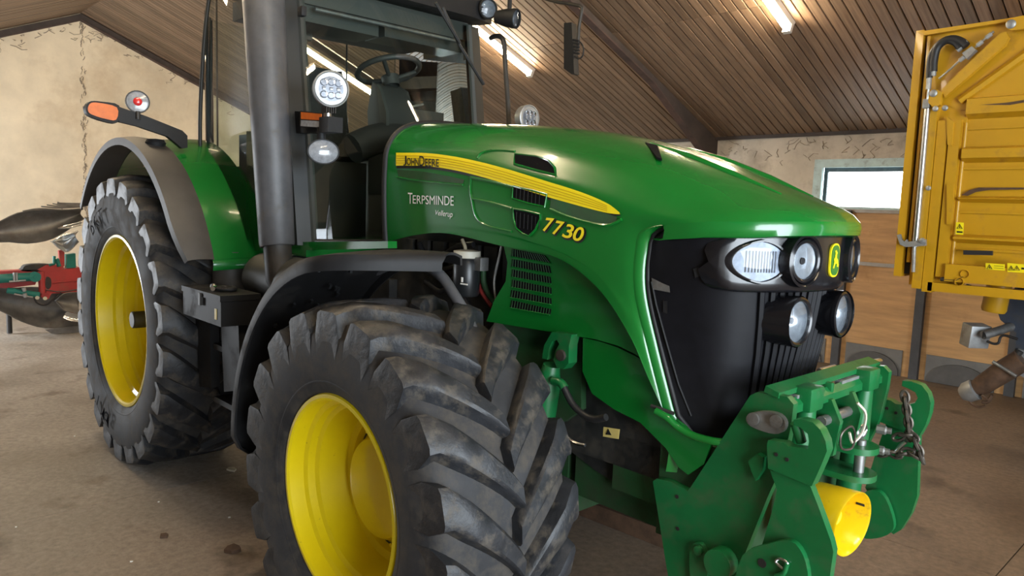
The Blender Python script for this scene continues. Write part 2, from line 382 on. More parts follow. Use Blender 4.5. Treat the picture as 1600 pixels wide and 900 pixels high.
# left wall with an open side door, front gable with an open gate
bm = bmesh.new()
for lo, hi in (((XB, YL-.2, -.05), (-7.8, YL, ZEL)), ((-5.4, YL-.2, -.05), (XF, YL, ZEL)), ((-7.8, YL-.2, 2.55), (-5.4, YL, ZEL))): bbox(bm, lo, hi)
struct(fin('wall_left', bm, 'dark_boards'), 'plastered side wall with an open door on the camera side', 'wall')
bm = bmesh.new()
for lo, hi in (((XF, YL, -.05), (XF+.2, -4.1, 3.4)), ((XF, .7, -.05), (XF+.2, 4.15, 3.5)), ((XF, 4.7, -.05), (XF+.2, YR, 3.5)), ((XF, -4.2, 3.4), (XF+.2, 1.9, 3.5)), ((XF, 4.1, 3.35), (XF+.2, 4.8, 3.5))): bbox(bm, lo, hi)
prism_bm(bm, [(XF, YL, 3.4), (XF, YR, 3.4), (XF, YRIDGE, ZR)], (.2, 0, 0))
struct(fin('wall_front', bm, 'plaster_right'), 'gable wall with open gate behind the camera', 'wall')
# ceiling: two slopes, boards run down the slope
def slope(side, name, label, pw, x0, x1, rows):
    y_e = YR if side > 0 else YL; ze = cz(y_e)
    sd = Vector((0, y_e-YRIDGE, ze-ZR)); L = sd.length; sd.normalize(); nrm = Vector((0, sd.z, -sd.y)) if side > 0 else Vector((0, -sd.z, sd.y))
    if nrm.z > 0: nrm = -nrm
    A = Vector((0, YRIDGE, ZR))
    up = -nrm*.12
    root = struct(prism(name, [Vector((XB-.2, 0, 0))+A-nrm*.02, Vector((XF+.2, 0, 0))+A-nrm*.02, Vector((XF+.2, 0, 0))+A+sd*L-nrm*.02, Vector((XB-.2, 0, 0))+A+sd*L-nrm*.02], up, 'backing_dark', None, 0), label, 'ceiling')
    data = {}
    nb = int((x1-x0)/pw)
    for i in range(nb):
        off = 0
        for r in range(len(rows)-1):
            a, b_ = rows[r]*L, rows[r+1]*L
            if r not in data:
                bm = bmesh.new(); bbox(bm, (-pw/2+.006, -(b_-a)/2+.003, -.011), (pw/2-.006, (b_-a)/2-.003, .011)); me = bpy.data.meshes.new('plank')
                bmesh.ops.bevel(bm, geom=[e for e in bm.edges if abs((e.verts[0].co-e.verts[1].co).y) > .5 and e.verts[0].co.z < 0], offset=.004, segments=1, affect='EDGES')
                bm.to_mesh(me); bm.free(); me.materials.append(MATS['plank']); data[r] = me
            o = bpy.data.objects.new('plank', data[r]); COL.objects.link(o); o.parent = root
            X = Vector((1, 0, 0)); Y = sd; Z = X.cross(Y)
            if Z.z < 0: X = -X; Z = -Z
            p = Vector((x0+pw*(i+.5), 0, 0))+A+sd*((a+b_)/2)+nrm*(.0+random.uniform(-.002, .002))
            o.matrix_local = Matrix(((X.x, Y.x, Z.x, p.x), (X.y, Y.y, Z.y, p.y), (X.z, Y.z, Z.z, p.z), (0, 0, 0, 1)))
    return root
slope(1, 'ceiling', 'brown boarded ceiling slope above the right wall', .106, XB, 5.0, [0, .56, 1.0])
slope(-1, 'ceiling', 'brown boarded ceiling slope on the camera side of the ridge', .106, XB, 5.0, [0, 1.0])
# rafters
def rafter(name, x, w, dep, label, haunch=True, side=1):
    y_e = YR if side > 0 else YL; ze = cz(y_e)
    A = Vector((x, YRIDGE, ZR-.03)); B = Vector((x, y_e, ze-.03))
    pts = [A, B, B+Vector((0, 0, -.46 if haunch else -dep)), ]
    if haunch: pts += [Vector((x, y_e-.32*side, cz(y_e-.32*side)-.34)), Vector((x, y_e-1.5*side, cz(y_e-1.5*side)-dep))]
    pts.append(A+Vector((0, 0, -dep)))
    o = prism(name, pts, (w, 0, 0), 'beam_dark', None, .006)
    struct(o, label, 'beam')
    fl = [Vector((x-.014, p.y, p.z)) for p in pts[2:]]
    bm = bmesh.new()
    for p, q in zip(fl, fl[1:]):
        prism_bm(bm, [p, p+Vector((w+.028, 0, 0)), q+Vector((w+.028, 0, 0)), q], (0, 0, -.018))
    fin('flange', bm, 'beam_brown', o)
    if haunch: box('column', (x-.02, y_e-.16*side if side > 0 else y_e, 0), (x+w+.02, y_e if side > 0 else y_e+.16, ze-.4), 'beam_dark', o, .006)
    return o
rafter('trim_1', -.36, .07, .10, 'dark steel rafter with tapered haunch running down to the right wall')
rafter('trim_2', -5.3, .07, .10, 'dark steel rafter seen above the cab side window')
rafter('trim_3', 4.6, .07, .10, 'dark steel rafter above the trailer')
rafter('trim_4', XB+.01, .09, .10, 'dark timber verge board along the gable, slope with the cab', False)
rafter('trim_5', XB+.01, .09, .10, 'dark timber verge board along the gable, camera side slope', False, -1)
# fluorescent lamps hung along the slopes
def tubelamp(x, y0, y1, label):
    yc = (y0+y1)/2; t = thing('fluorescent_lamp', label, 'lamp', (x, yc, cz(yc)-.02), 'fluorescent lamps on the ceiling')
    sgn = 1 if yc > YRIDGE else -1
    d = Vector((0, y1-y0, -(y1-y0)*SL*sgn)); a = Vector((0, y0-yc, -(y0-yc)*SL*sgn)); n = Vector((0, -SL*sgn, -1)).normalized()
    def P(u, h, xo=0): return a+d*u+n*h+Vector((xo, 0, 0))
    prism('housing', [P(0, .0, -.05), P(0, .0, .05), P(0, .045, .035), P(0, .045, -.035)], d, 'lamp_body', t, .004)
    tube('tube', [P(.02, .085), P(.98, .085)], .028, 'tube_glow', t, 12)
    for u in (.0, .975): prism('end_cap', [P(u, .03, -.04), P(u, .03, .04), P(u, .118, .04), P(u, .118, -.04)], d*.025, 'lamp_body', t, .004)
lamps = [(-1.95, 2.95, 4.48, 'lit fluorescent lamp on the slope behind the cab lamps'), (1.66, 2.85, 4.38, 'lit fluorescent lamp on the slope between rafter and trailer'),
         (-5.6, 2.95, 4.48, 'lit fluorescent lamp on the slope beside the gable wall'), (5.3, 2.95, 4.48, 'lit fluorescent lamp above the trailer')]
for x, w_ in ((-5.6, 'over the plough'), (-1.95, 'over the rear wheel'), (1.66, 'over the exhaust stack'), (5.3, 'in front of the tractor nose')): lamps.append((x, -1.9, -.4, 'lit fluorescent lamp on the camera side slope, '+w_))
for l in lamps: tubelamp(*l)
# ================================================================== THE TRACTOR
T = thing('tractor', 'large green farm tractor with yellow wheels, black grille and front linkage', 'tractor')
def wheel(name, cx, cy, czz, R, WD, rimR, nl, lh, side, front, parent, shared):
    """side -1: outer face towards -y"""
    fl = .43*WD
    prof_half = [(.0, R-lh), (.34*WD, R-lh-.010), (.44*WD, R-lh-.022), (.49*WD, R-lh-.075), (.502*WD, (R-lh+rimR)/2), (.485*WD, rimR+.07), (.455*WD, rimR+.022), (fl, rimR+.004), (fl-.02, rimR-.02)]
    hub = Vector((cx, cy, czz))
    if front:
        rp = [(.0, rimR+.010), (-.012, rimR+.004), (-.013, rimR-.010), (-.004, rimR-.018), (.055, rimR-.024), (.065, rimR-.042), (.095, rimR-.046), (.105, rimR-.064), (.170, rimR-.070), (.225, rimR-.085), (.232, .275), (.262, .262), (.262, .10)]
    else:
        rp = [(.0, rimR+.010), (-.012, rimR+.004), (-.014, rimR-.012), (-.004, rimR-.022), (.09, rimR-.030), (.105, rimR-.052), (.15, rimR-.056), (.165, rimR-.078), (.22, rimR-.082), (.235, rimR-.10), (.40, rimR-.11), (.42, .30), (.42, .08)]
    rim = lathe(name, [(side*(fl-a), r) for a, r in rp], hub, (0, 1, 0), 'yellow', parent, 72, 30)
    pr = [(side*a, r) for a, r in prof_half[::-1]] + [(-side*a, r) for a, r in prof_half[1:]]
    tire = lathe('tire', pr, hub, (0, 1, 0), 'rubber', rim, 96, 60)
    for v_ in tire.data.vertices:
        if v_.co.z < .002: v_.co.z = .002
    # back barrel
    lathe('rim_back', [(side*(fl-.42 if not front else fl-.262), .10), (-side*(fl-.02), rimR-.03), (-side*fl, rimR)], hub, (0, 1, 0), 'yellow', rim, 48, 30)
    # lug: swept bar from just past the centre line out over the shoulder
    key = (name, )
    def lugmesh(sd):
        bm = bmesh.new(); st = []
        half = WD/2; dth = (.40 if front else .30)
        for i in range(11):
            u = i/10; yy = -.02*WD + u*(.515*WD)
            yy = min(yy, .5*WD*.995)
            th = dth*(1-u**.85)-dth*.3 if u < .9 else dth*(1-.9**.85)-dth*.3-(u-.9)*.05
            wd = (.044+.036*u)*(1.0 if front else 1.15)
            top = R - .004 - .030*max(0, u-.70)/.3
            base = R-lh-.02-(.05*max(0, u-.75)/.25)
            st.append((yy, th, wd, top, base))
        y9, th9, wd9, _, _ = st[-1]
        for dy, top, base in (((.004, R-.11, R-.20), (-.004, R-.165, R-.215)) if front else ((.004, R-.075, R-.14), (-.006, R-.115, R-.15))):
            st.append((y9+dy, th9-.005, wd9*(.9 if dy > 0 else .45), top, base))
        rings = []
        for yy, th, wd, top, base in st:
            ring = []
            for off, rr in ((-wd*1.25, base), (-wd*1.02, base+(top-base)*.55), (-wd*.88, top-.008), (-wd*.62, top), (wd*.62, top), (wd*.88, top-.008), (wd*1.02, base+(top-base)*.55), (wd*1.25, base)):
                a = th+off/R
                ring.append(bm.verts.new((math.sin(a)*rr, sd*yy, math.cos(a)*rr)))
            rings.append(ring)
        for A, B in zip(rings, rings[1:]):
            for j in range(7): bm.faces.new((A[j], A[j+1], B[j+1], B[j]))
        bm.faces.new(rings[0]); bm.faces.new(rings[-1][::-1])
        bmesh.ops.recalc_face_normals(bm, faces=bm.faces)
        me = bpy.data.meshes.new('tread_lug'); bm.to_mesh(me); bm.free(); me.materials.append(MATS['lug_rubber'])
        for p in me.polygons: p.use_smooth = True
        me.set_sharp_from_angle(angle=math.radians(38)); return me
    for sd in (-1, 1):
        if (front, sd) not in shared: shared[(front, sd)] = lugmesh(sd)
        base = shared[(front, sd)]
        for k in range(nl):
            ang = 2*math.pi*(k+(.5 if sd > 0 else 0))/nl + .06
            M = Matrix.Translation(hub) @ Matrix.Rotation(ang, 4, 'Y')
            me = base
            if min((M @ v.co).z for v in base.vertices) < .0:
                me = base.copy(); Mi = M.inverted()
                for v in me.vertices:
                    w = M @ v.co
                    if w.z < .001: w.z = .001; v.co = Mi @ w
            o = bpy.data.objects.new('tread_lug', me); COL.objects.link(o); o.parent = rim; o.matrix_local = M
    if front:
        h = hub+Vector((0, side*(fl-.262), 0))
        lathe('hub', [(0, .207), (side*.075, .202), (side*.092, .192), (side*.100, .165), (side*.103, 0)], h, (0, 1, 0), 'yellow', rim, 48, 30)
        lathe('disc_groove', [(side*.003, .268), (side*.006, .262), (side*.003, .256)], h, (0, 1, 0), 'dark_metal', rim, 48, 30)
        for k in range(12):
            a = 2*math.pi*(k+.3)/12
            lathe('wheel_bolt', [(0, .014), (side*.022, .014), (side*.026, .009), (side*.045, .009), (side*.045, 0)], h+Vector((math.cos(a)*.235, 0, math.sin(a)*.235)), (0, 1, 0), 'yellow', rim, 8)
    elif side < 0:
        h = hub+Vector((0, side*(fl-.42), 0))
        lathe('hub', [(0, .20), (side*.05, .19), (side*.07, .12), (side*.07, 0)], h, (0, 1, 0), 'yellow', rim, 32, 30)
        lathe('axle_shaft', [(0, .056), (side*.352, .056), (side*.358, .05), (side*.358, 0)], h, (0, 1, 0), 'dark_metal', rim, 24, 30)
    # fine ribs on the sidewall near the rim
    lathe('bead_ring', [(side*(.468*WD), rimR+.045), (side*(.478*WD), rimR+.052), (side*(.478*WD), rimR+.060), (side*(.470*WD), rimR+.066)], hub, (0, 1, 0), 'rubber', rim, 96, 50)
    return rim
shared = {}
FZ, RZ = .656, .930
fwr = wheel('front_wheel', 2.86, -.925, FZ, .745, .60, .391, 19, .052, -1, True, T, shared)
fwl = wheel('front_wheel', 2.86, .925, FZ, .745, .60, .391, 19, .052, 1, True, T, shared)
rwr = wheel('rear_wheel', 0, -.840, RZ, .955, .65, .558, 22, .055, -1, False, T, shared)
rwl = wheel('rear_wheel', 0, .840, RZ, .955, .65, .558, 22, .055, 1, False, T, shared)
def walltext(s, parent, hub, yo, r0, hgt, a0, span, mat):
    me = text_mesh(s); xs_ = [v.co.x for v in me.vertices]; ys_ = [v.co.y for v in me.vertices]
    for v in me.vertices:
        u = (v.co.x-min(xs_))/(max(xs_)-min(xs_)); w = (v.co.y-min(ys_))/(max(ys_)-min(ys_))
        a = a0-span*u; r = r0+hgt*w
        v.co = hub+Vector((math.cos(a)*r, yo-.012*(1-abs(2*w-1)), math.sin(a)*r))
    return link('tire_lettering', me, mat, parent)
RH = Vector((0, -.84, RZ))
walltext('BKT', rwr, RH, -.344, .645, .10, math.radians(262), math.radians(26), 'vent_black')
walltext('BKT', rwr, RH, -.344, .645, .10, math.radians(124), math.radians(24), 'vent_black')

# ---------------------------------------------------------------- hood shell
# lines from the middle of the top (v=0) round the shoulder and down the side, each running back to front
HL = [
 [(2.07, 0, 2.190), (2.5, 0, 2.165), (2.9, 0, 2.130), (3.25, 0, 2.080), (3.55, 0, 2.005), (3.80, 0, 1.915), (4.00, 0, 1.840), (4.12, 0, 1.790), (4.16, 0, 1.755)],
 [(2.07, -.17, 2.182), (2.5, -.17, 2.156), (2.9, -.17, 2.120), (3.25, -.165, 2.070), (3.55, -.165, 1.996), (3.80, -.165, 1.908), (3.98, -.16, 1.838), (4.10, -.155, 1.790), (4.142, -.15, 1.754)],
 [(2.07, -.30, 2.160), (2.5, -.30, 2.128), (2.9, -.295, 2.084), (3.25, -.285, 2.030), (3.55, -.285, 1.962), (3.78, -.285, 1.884), (3.94, -.285, 1.822), (4.05, -.285, 1.782), (4.092, -.28, 1.750)],
 [(2.07, -.395, 2.112), (2.5, -.395, 2.070), (2.9, -.390, 2.020), (3.25, -.385, 1.965), (3.52, -.385, 1.908), (3.72, -.385, 1.848), (3.86, -.385, 1.800), (3.965, -.385, 1.768), (4.010, -.385, 1.745)],
 [(2.07, -.450, 2.03), (2.5, -.458, 1.985), (2.9, -.458, 1.935), (3.2, -.455, 1.890), (3.42, -.452, 1.845), (3.58, -.450, 1.805), (3.69, -.448, 1.775), (3.80, -.447, 1.752), (3.86, -.445, 1.737)],
 [(2.07, -.462, 1.93), (2.5, -.474, 1.890), (2.9, -.476, 1.845), (3.15, -.474, 1.810), (3.35, -.470, 1.780), (3.48, -.467, 1.755), (3.57, -.463, 1.735), (3.63, -.458, 1.718), (3.665, -.452, 1.705)],
 [(2.07, -.464, 1.82), (2.5, -.478, 1.795), (2.9, -.482, 1.765), (3.12, -.481, 1.742), (3.30, -.478, 1.720), (3.43, -.474, 1.700), (3.53, -.469, 1.675), (3.60, -.460, 1.645), (3.628, -.450, 1.625)],
 [(2.07, -.460, 1.70), (2.5, -.476, 1.690), (2.9, -.482, 1.670), (3.12, -.482, 1.640), (3.30, -.479, 1.610), (3.43, -.475, 1.575), (3.53, -.468, 1.535), (3.60, -.458, 1.500), (3.630, -.447, 1.485)],
 [(2.07, -.456, 1.63), (2.40, -.471, 1.660), (2.75, -.478, 1.655), (3.08, -.480, 1.630), (3.31, -.478, 1.590), (3.47, -.472, 1.520), (3.58, -.463, 1.430), (3.655, -.447, 1.340), (3.685, -.430, 1.285)],
 [(2.07, -.450, 1.565), (2.32, -.466, 1.612), (2.58, -.472, 1.634), (2.95, -.478, 1.602), (3.26, -.476, 1.578), (3.475, -.470, 1.478), (3.62, -.458, 1.325), (3.70, -.440, 1.180), (3.76, -.412, 1.060)],
]
NU, NV = 56, 46
lines = [spline(l, NU) for l in HL]
HG = [spline([lines[v][u] for v in range(len(lines))], NV) for u in range(NU)]   # HG[u][v]
rows = [[Vector((p[0], -p[1], p[2])) for p in r[::-1]] + [Vector(p) for p in r[1:]] for r in HG]
hood = grid('hood', rows, 'green', T, 60)
bm = bmesh.new()
V = [[bm.verts.new(p) for p in r] for r in rows]
for a, b_ in zip(V, V[1:]):
    for i in range(len(a)-1): bm.faces.new((a[i], a[i+1], b_[i+1], b_[i]))
bm.normal_update(); HB = BVHTree.FromBMesh(bm); bm.free()
def onhood(px, py, eps=.003):
    d = ray(px, py).normalized(); hit = HB.ray_cast(CAM, d)
    if hit[0] is None:
        return ony(px, py, -.47)
    n = hit[1]
    if n.dot(d) > 0: n = -n
    return hit[0]+n*eps
def decal(name, mat, top, bot, n=30, m_=3, eps=.003, parent=None):
    a = spline(top, n); b_ = spline(bot, n)
    return grid(name, [[onhood(x0+(x1-x0)*k/m_, y0+(y1-y0)*k/m_, eps) for k in range(m_+1)] for (x0, y0), (x1, y1) in zip(a, b_)], mat, parent or hood, 60)
def lettering(name, s, mat, quad, eps, shear=0, target=None, parent=None, fn=None, bold=0):
    """quad: photo pixels top-left, top-right, bottom-right, bottom-left"""
    me = text_mesh(s, shear, 1, bold); xs_ = [v.co.x for v in me.vertices]; ys_ = [v.co.y for v in me.vertices]
    x0, x1, y0, y1 = min(xs_), max(xs_), min(ys_), max(ys_)
    (ax, ay), (bx, by), (cx, cy), (dx, dy) = quad
    for v in me.vertices:
        u = (v.co.x-x0)/(x1-x0); w = (v.co.y-y0)/(y1-y0)
        X = (dx+(cx-dx)*u)*(1-w)+(ax+(bx-ax)*u)*w; Y = (dy+(cy-dy)*u)*(1-w)+(ay+(by-ay)*u)*w
        v.co = (fn or onhood)(X, Y, eps)
    return link(name, me, mat, parent or hood)
# yellow side band with a black edge and fine lines
top = [(620, 239), (670, 240), (720, 247), (780, 261), (850, 282), (910, 301), (950, 318), (969, 332)]
bot = [(620, 259), (670, 260), (720, 268), (780, 284), (850, 306), (910, 323), (950, 333), (970, 335)]
decal('side_band_edge', 'decal_black', [(x, y+1) for x, y in top], [(x, y+4 if x < 960 else y+2) for x, y in bot], 40, 4, .0022)
band = decal('side_band', 'decal_yellow', top, bot, 40, 4, .0045)
for k in (.22, .40, .58, .76):
    ln = [(a[0]*(1-k)+b_[0]*k, a[1]*(1-k)+b_[1]*k) for a, b_ in zip(top, bot)][:-1]
    decal('band_line', 'decal_line', ln, [(x, y+1.1) for x, y in ln], 36, 1, .0055)
lettering('maker_lettering', 'J', 'decal_black', [(632, 244), (637, 244), (637, 259), (632, 259)], .007, bold=.012)
lettering('maker_lettering', 'OHN', 'decal_black', [(637.5, 247), (656, 248), (656, 259.5), (637.5, 258.5)], .007, bold=.012)
lettering('maker_lettering', 'D', 'decal_black', [(657, 244), (665, 244.5), (665, 260), (657, 259.5)], .007, bold=.012)
lettering('maker_lettering', 'EERE', 'decal_black', [(666, 248.5), (687.5, 249.5), (687.5, 261), (666, 260)], .007, bold=.012)
lettering('owner_lettering', 'T', 'decal_white', [(638.5, 301), (645.5, 301.5), (645.5, 318.5), (638.5, 318)], .004)
lettering('owner_lettering', 'ERPSMINDE', 'decal_white', [(646, 305), (710, 306.5), (710, 321.5), (646, 318)], .004)
lettering('owner_lettering', 'Vellerup', 'decal_white', [(681.5, 328), (708.5, 330), (708, 343), (681, 338)], .004, .25)
for e, mt, off in ((.003, 'decal_black', 2.2), (.0055, 'decal_yellow', 0)):
    for ch, q in (('7', [(853, 340), (868, 341.5), (866, 364), (849, 361)]), ('7', [(869, 344), (884, 347), (881, 369), (864, 366)]), ('3', [(884, 348.5), (899, 352), (896, 375), (879, 370)]), ('0', [(900, 353), (915, 356), (912, 379), (895, 375)])):
        if off:
            cx = sum(a for a, _ in q)/4; cy = sum(b_ for _, b_ in q)/4
            q = [(cx+(a-cx)*1.16+1.6, cy+(b_-cy)*1.14+1.6) for a, b_ in q]
        lettering('model_number' if not off else 'model_number_shadow', ch, mt, q, e, .18, bold=.045 if off else .018)
def blob(name, mat, px, eps, k=5, parent=None):
    """filled outline laid on the hood"""
    pts = closed_spline(px, k) if k else px
    cx = sum(p[0] for p in pts)/len(pts); cy = sum(p[1] for p in pts)/len(pts)
    R_ = [[onhood(cx+(x-cx)*f, cy+(y-cy)*f, eps) for f in (0.02, .35, .7, 1)] for x, y in pts+[pts[0]]]
    return grid(name, R_, mat, parent or hood, 60)
# air intakes: long shallow scoop, black mesh behind a raised edge
def vent(px, lead, name='air_intake'):
    v = blob(name, 'vent_black', px, .004, 0)
    pts = [onhood(x, y, .004) for x, y in px]
    tube('intake_rim', pts, .0045, 'green', v, 6, closed=True)
    if lead: tube('intake_groove', [onhood(x, y, .002) for x, y in lead], .006, 'green', v, 6, 16)
    return v
v = vent([(805, 241), (840, 245), (858, 252), (867, 262), (869, 274), (840, 267), (804, 257)], [(805, 237), (785, 235), (765, 236), (752, 240), (746, 248)])
v2 = vent([(803, 291), (830, 297), (856, 304), (852, 323), (828, 318), (802, 310)], [(736, 277), (770, 284), (802, 292)])
v3 = vent([(803, 326), (825, 330), (845, 335), (845, 342), (838, 358), (828, 369), (818, 365), (808, 357), (804, 342)], [(738, 310), (770, 317), (801, 326)])
for vv, rws in ((v2, (293, 298, 303, 308, 313)), (v3, (331, 337, 343, 349, 355))):
    for i in range(7):
        x = 809+i*6
        tube('mesh_wire', [onhood(x, rws[0]+i*1.6, .006), onhood(x-1, rws[-1]+i*1.2 - (4 if vv is v3 and i > 4 else 0), .006)], .0014, 'black_plastic', vv, 4)
tube('crease_groove', [onhood(x, y, .001) for x, y in [(736, 279), (735, 298), (738, 314), (742, 333), (750, 346), (765, 354), (800, 362)]], .005, 'green', hood, 6, 24)
scp = decal('side_scoop_shade', 'green_dirt_shade', [(862, 308), (890, 316), (930, 328), (965, 339)], [(860, 326), (890, 337), (930, 348), (962, 350)], 14, 3, .003)  # flat patch: the scoop's shaded depth is painted as darker green
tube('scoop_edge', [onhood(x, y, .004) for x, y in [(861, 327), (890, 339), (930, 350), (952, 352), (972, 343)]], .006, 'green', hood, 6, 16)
decal('band_recess_shade', 'green_dirt_shade', [(621, 265), (660, 268), (700, 275), (726, 281)], [(624, 279), (660, 281), (700, 285), (724, 287)], 14, 2, .002)  # flat strip, shade of the recess painted in dark green
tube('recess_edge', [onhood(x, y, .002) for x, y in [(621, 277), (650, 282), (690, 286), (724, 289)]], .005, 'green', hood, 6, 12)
# top scoop
for sgn in (-1, 1):
    pts = [(3.42, .13, 2.04), (3.60, .14, 1.985), (3.80, .135, 1.912), (3.98, .12, 1.845)]
    tube('top_rib', [(x, sgn*y, z-.004) for x, y, z in pts], [.004, .014, .014, .004], 'green', hood, 8)
    prism('top_vent', [(3.42, sgn*.16, 2.028), (3.58, sgn*.30, 1.957), (3.60, sgn*.295, 1.950), (3.47, sgn*.15, 2.016)], (0, 0, .008), 'vent_black', hood, 0)
# front lip under the hood nose
lip = [HG[-1][v] for v in range(0, NV)]
liptop = [Vector(p) for p in lip]
nlip = min(range(NV), key=lambda i: (Vector(lip[i])-Vector((3.73, -.447, 1.722))).length)
seg = [Vector(p) for p in lip[:nlip+1]]; full = [Vector((p.x, -p.y, p.z)) for p in seg[::-1]]+seg[1:]
grid('nose_lip', [[p, p+Vector((.006, 0, -.018)), p+Vector((.002, 0, -.046)), p+Vector((-.02, 0, -.054)), p+Vector((-.06, -.02*(1 if p.y < -.1 else -1 if p.y > .1 else 0)*-1, -.050))] for p in full], 'green', T, 60)
# frame edge round the grille: bright chamfer both sides
def mirror(pts): return [Vector((p[0], -p[1], p[2])) for p in pts]
edge = [Vector(p) for p in lip[nlip:]]
edge += [Vector(p) for p in spline([edge[-1], (3.815, -.36, .985), (3.87, -.27, .965), (3.93, -.14, .955), (3.945, 0, .952)], 14)[1:]]
for s_ in (1, -1):
    E_ = edge if s_ == 1 else mirror(edge)
    fr_ = grid('grille_frame', [[p+Vector((-.012, -.002*s_, 0)), p+Vector((.004, -.004*s_, 0)), p+Vector((.026, .010*s_, 0)), p+Vector((.034, .026*s_, 0)), p+Vector((.022, .045*s_, 0))] for p in E_], 'green', T, 60)
    tube('grille_seal', [p+Vector((.036, .026*s_, 0)) for p in E_], .010, 'rubber_dark', T, 8)
# lower lip of the frame (below the side panel)
# grille body: wrap-round black screen
def plan(z):
    t = min(1, max(0, (1.72-z)/.75)); w = .435-.10*t; xf = 4.06-.10*t*t-.01*t
    # frame edge position at this height
    best = min(edge, key=lambda p: abs(p.z-z)) if z > 1.0 else Vector((3.80, -.37, z))
    x0 = best.x+.03; y0 = abs(best.y)-.02
    return [(x0, -y0), (x0+(xf-x0)*.35, -min(y0, w+.005)), (x0+(xf-x0)*.62, -w*.95), (x0+(xf-x0)*.82, -w*.80), (x0+(xf-x0)*.95, -w*.50), (xf, 0)]
zs = [1.725, 1.66, 1.58, 1.5, 1.4, 1.3, 1.2, 1.1, 1.03, .97]
GR = []
for z in zs:
    h_ = spline(plan(z), 18); GR.append([Vector((x, y, z)) for x, y in h_]+[Vector((x, -y, z)) for x, y in h_[-2::-1]])
grl = grid('grille', GR, 'grille_black', T, 60)
bm = bmesh.new(); V = [[bm.verts.new(p) for p in r] for r in GR]
for a, b_ in zip(V, V[1:]):
    for i in range(len(a)-1): bm.faces.new((a[i], a[i+1], b_[i+1], b_[i]))
bm.normal_update(); GB = BVHTree.FromBMesh(bm); bm.free()
def ongrille(y, z, eps):
    hit = GB.ray_cast(Vector((5.5, y, z)), Vector((-1, 0, 0)))
    p = hit[0] if hit[0] is not None else Vector((4.0, y, z))
    return p+Vector((eps, 0, 0))
for i in range(13):                                   # upright ribs in the middle of the grille
    y = -.27+.045*i
    tube('grille_rib', [ongrille(y*(1-.25*(1.5-z)/.5), z, .004) for z in (1.52, 1.42, 1.3, 1.18, 1.06, .99)], .0135, 'grille_black', grl, 6)
def ong_px(px, py, eps):
    d = ray(px, py).normalized(); hit = GB.ray_cast(CAM, d); return hit[0]-d*eps if hit[0] is not None else ony(px, py, -.4)
def patch(px, eps, name, mat):
    pts = [ong_px(x, y, eps) for x, y in px]; bm = bmesh.new(); bm.faces.new([bm.verts.new(p) for p in pts]); return fin(name, bm, mat, grl)
patch([(1018, 434), (1026, 438), (1036, 443), (1046, 447), (1047, 457), (1020, 452)], .006, 'screen_latch', 'steel_dull')
patch([(1036, 470), (1043, 470), (1043, 490), (1036, 488)], .006, 'screen_sticker', 'black_plastic')
patch([(1083, 420), (1092, 417), (1096, 431), (1086, 434)], .006, 'screen_sticker', 'black_plastic')
tube('screen_edge', [ong_px(x, y, .004) for x, y in [(1018, 440), (1025, 475), (1040, 530), (1060, 600), (1080, 650)]], .004, 'black_plastic', grl, 6)
# headlamp panel (wraps the nose, stands proud of the grille)
def nose(y, z, off=0):
    a = abs(y); x = 4.124-.95*a**2-1.4*max(0, a-.30)**2-4*max(0, a-.40)**2 - .02*abs(z-1.62)
    return Vector((x+off, y, z))
ZP0, ZP1 = 1.515, 1.712
def prow(y):
    e = max(0, (abs(y)-.375)/.049); sh = 1-math.sqrt(max(0, 1-min(1, e)**2)); zc = 1.605
    z0 = ZP0+.5*sh*(ZP1-ZP0)*.85; z1 = ZP1-.5*sh*(ZP1-ZP0)*.85
    return [nose(y, z0, -.07), nose(y, z0, -.008), nose(y, z0+.008, 0)]+[nose(y, z0+(z1-z0)*k/6, .002) for k in range(1, 6)]+[nose(y, z1-.004, 0), nose(y, z1, -.05)]
ysn = [-.423, -.42, -.414, -.405, -.39, -.37]+[-.34+.04*i for i in range(18)]+[.37, .39, .405, .414, .42, .423]
mid_ = lambda r: [sum(r[1:-1], Vector())/(len(r)-2)-Vector((.03, 0, 0))+Vector((0, .004 if r[1].y > 0 else -.004, 0))]*len(r)
hp = grid('headlamp_panel', [mid_(prow(ysn[0]))]+[prow(y) for y in ysn]+[mid_(prow(ysn[-1]))], 'black_gloss', T, 60)
def facing(y): 
    d = (nose(abs(y)+.01, 1.6)-nose(abs(y)-.01, 1.6)); n = Vector((d.y, -d.x, 0)).normalized(); n = n if n.x > 0 else -n
    return Vector((n.x, n.y*(1 if y > 0 else -1)*(1 if n.y > 0 else -1) if abs(y) > .01 else 0, 0)).normalized()
def lamp(name, c, ax, r, parent, house='black_gloss', sc=(1, 1), depth=.06, bezel=.012, lens='lamp_glass', rd=1):
    c = Vector(c); ax = Vector(ax).normalized()
    h = lathe(name, [(-depth, r*.75), (-depth*.4, r+bezel*.6), (0, r+bezel), (.014, r+bezel), (.018, r+bezel*.5), (.014, r), (-.004, r)], c, ax, house, parent, 36, 40, sc=sc)
    lathe('reflector', [(.004, r), (.004-.027*rd, r*.82), (.004-.047*rd, r*.45), (.004-.052*rd, .001)], c, ax, 'reflector', h, 32, 60, sc=sc)
    lathe('bulb', [(.004-.05*rd, .012), (.004-.016*rd, .012), (.006-.012*rd, 0)], c, ax, 'black_plastic' if rd < 1 else 'clear_lens', h, 10, 40)
    lathe('lens', [(.008, r*.99), (.014, r*.7), (.017, 0)], c, ax, lens, h, 32, 60, sc=sc)
    return h
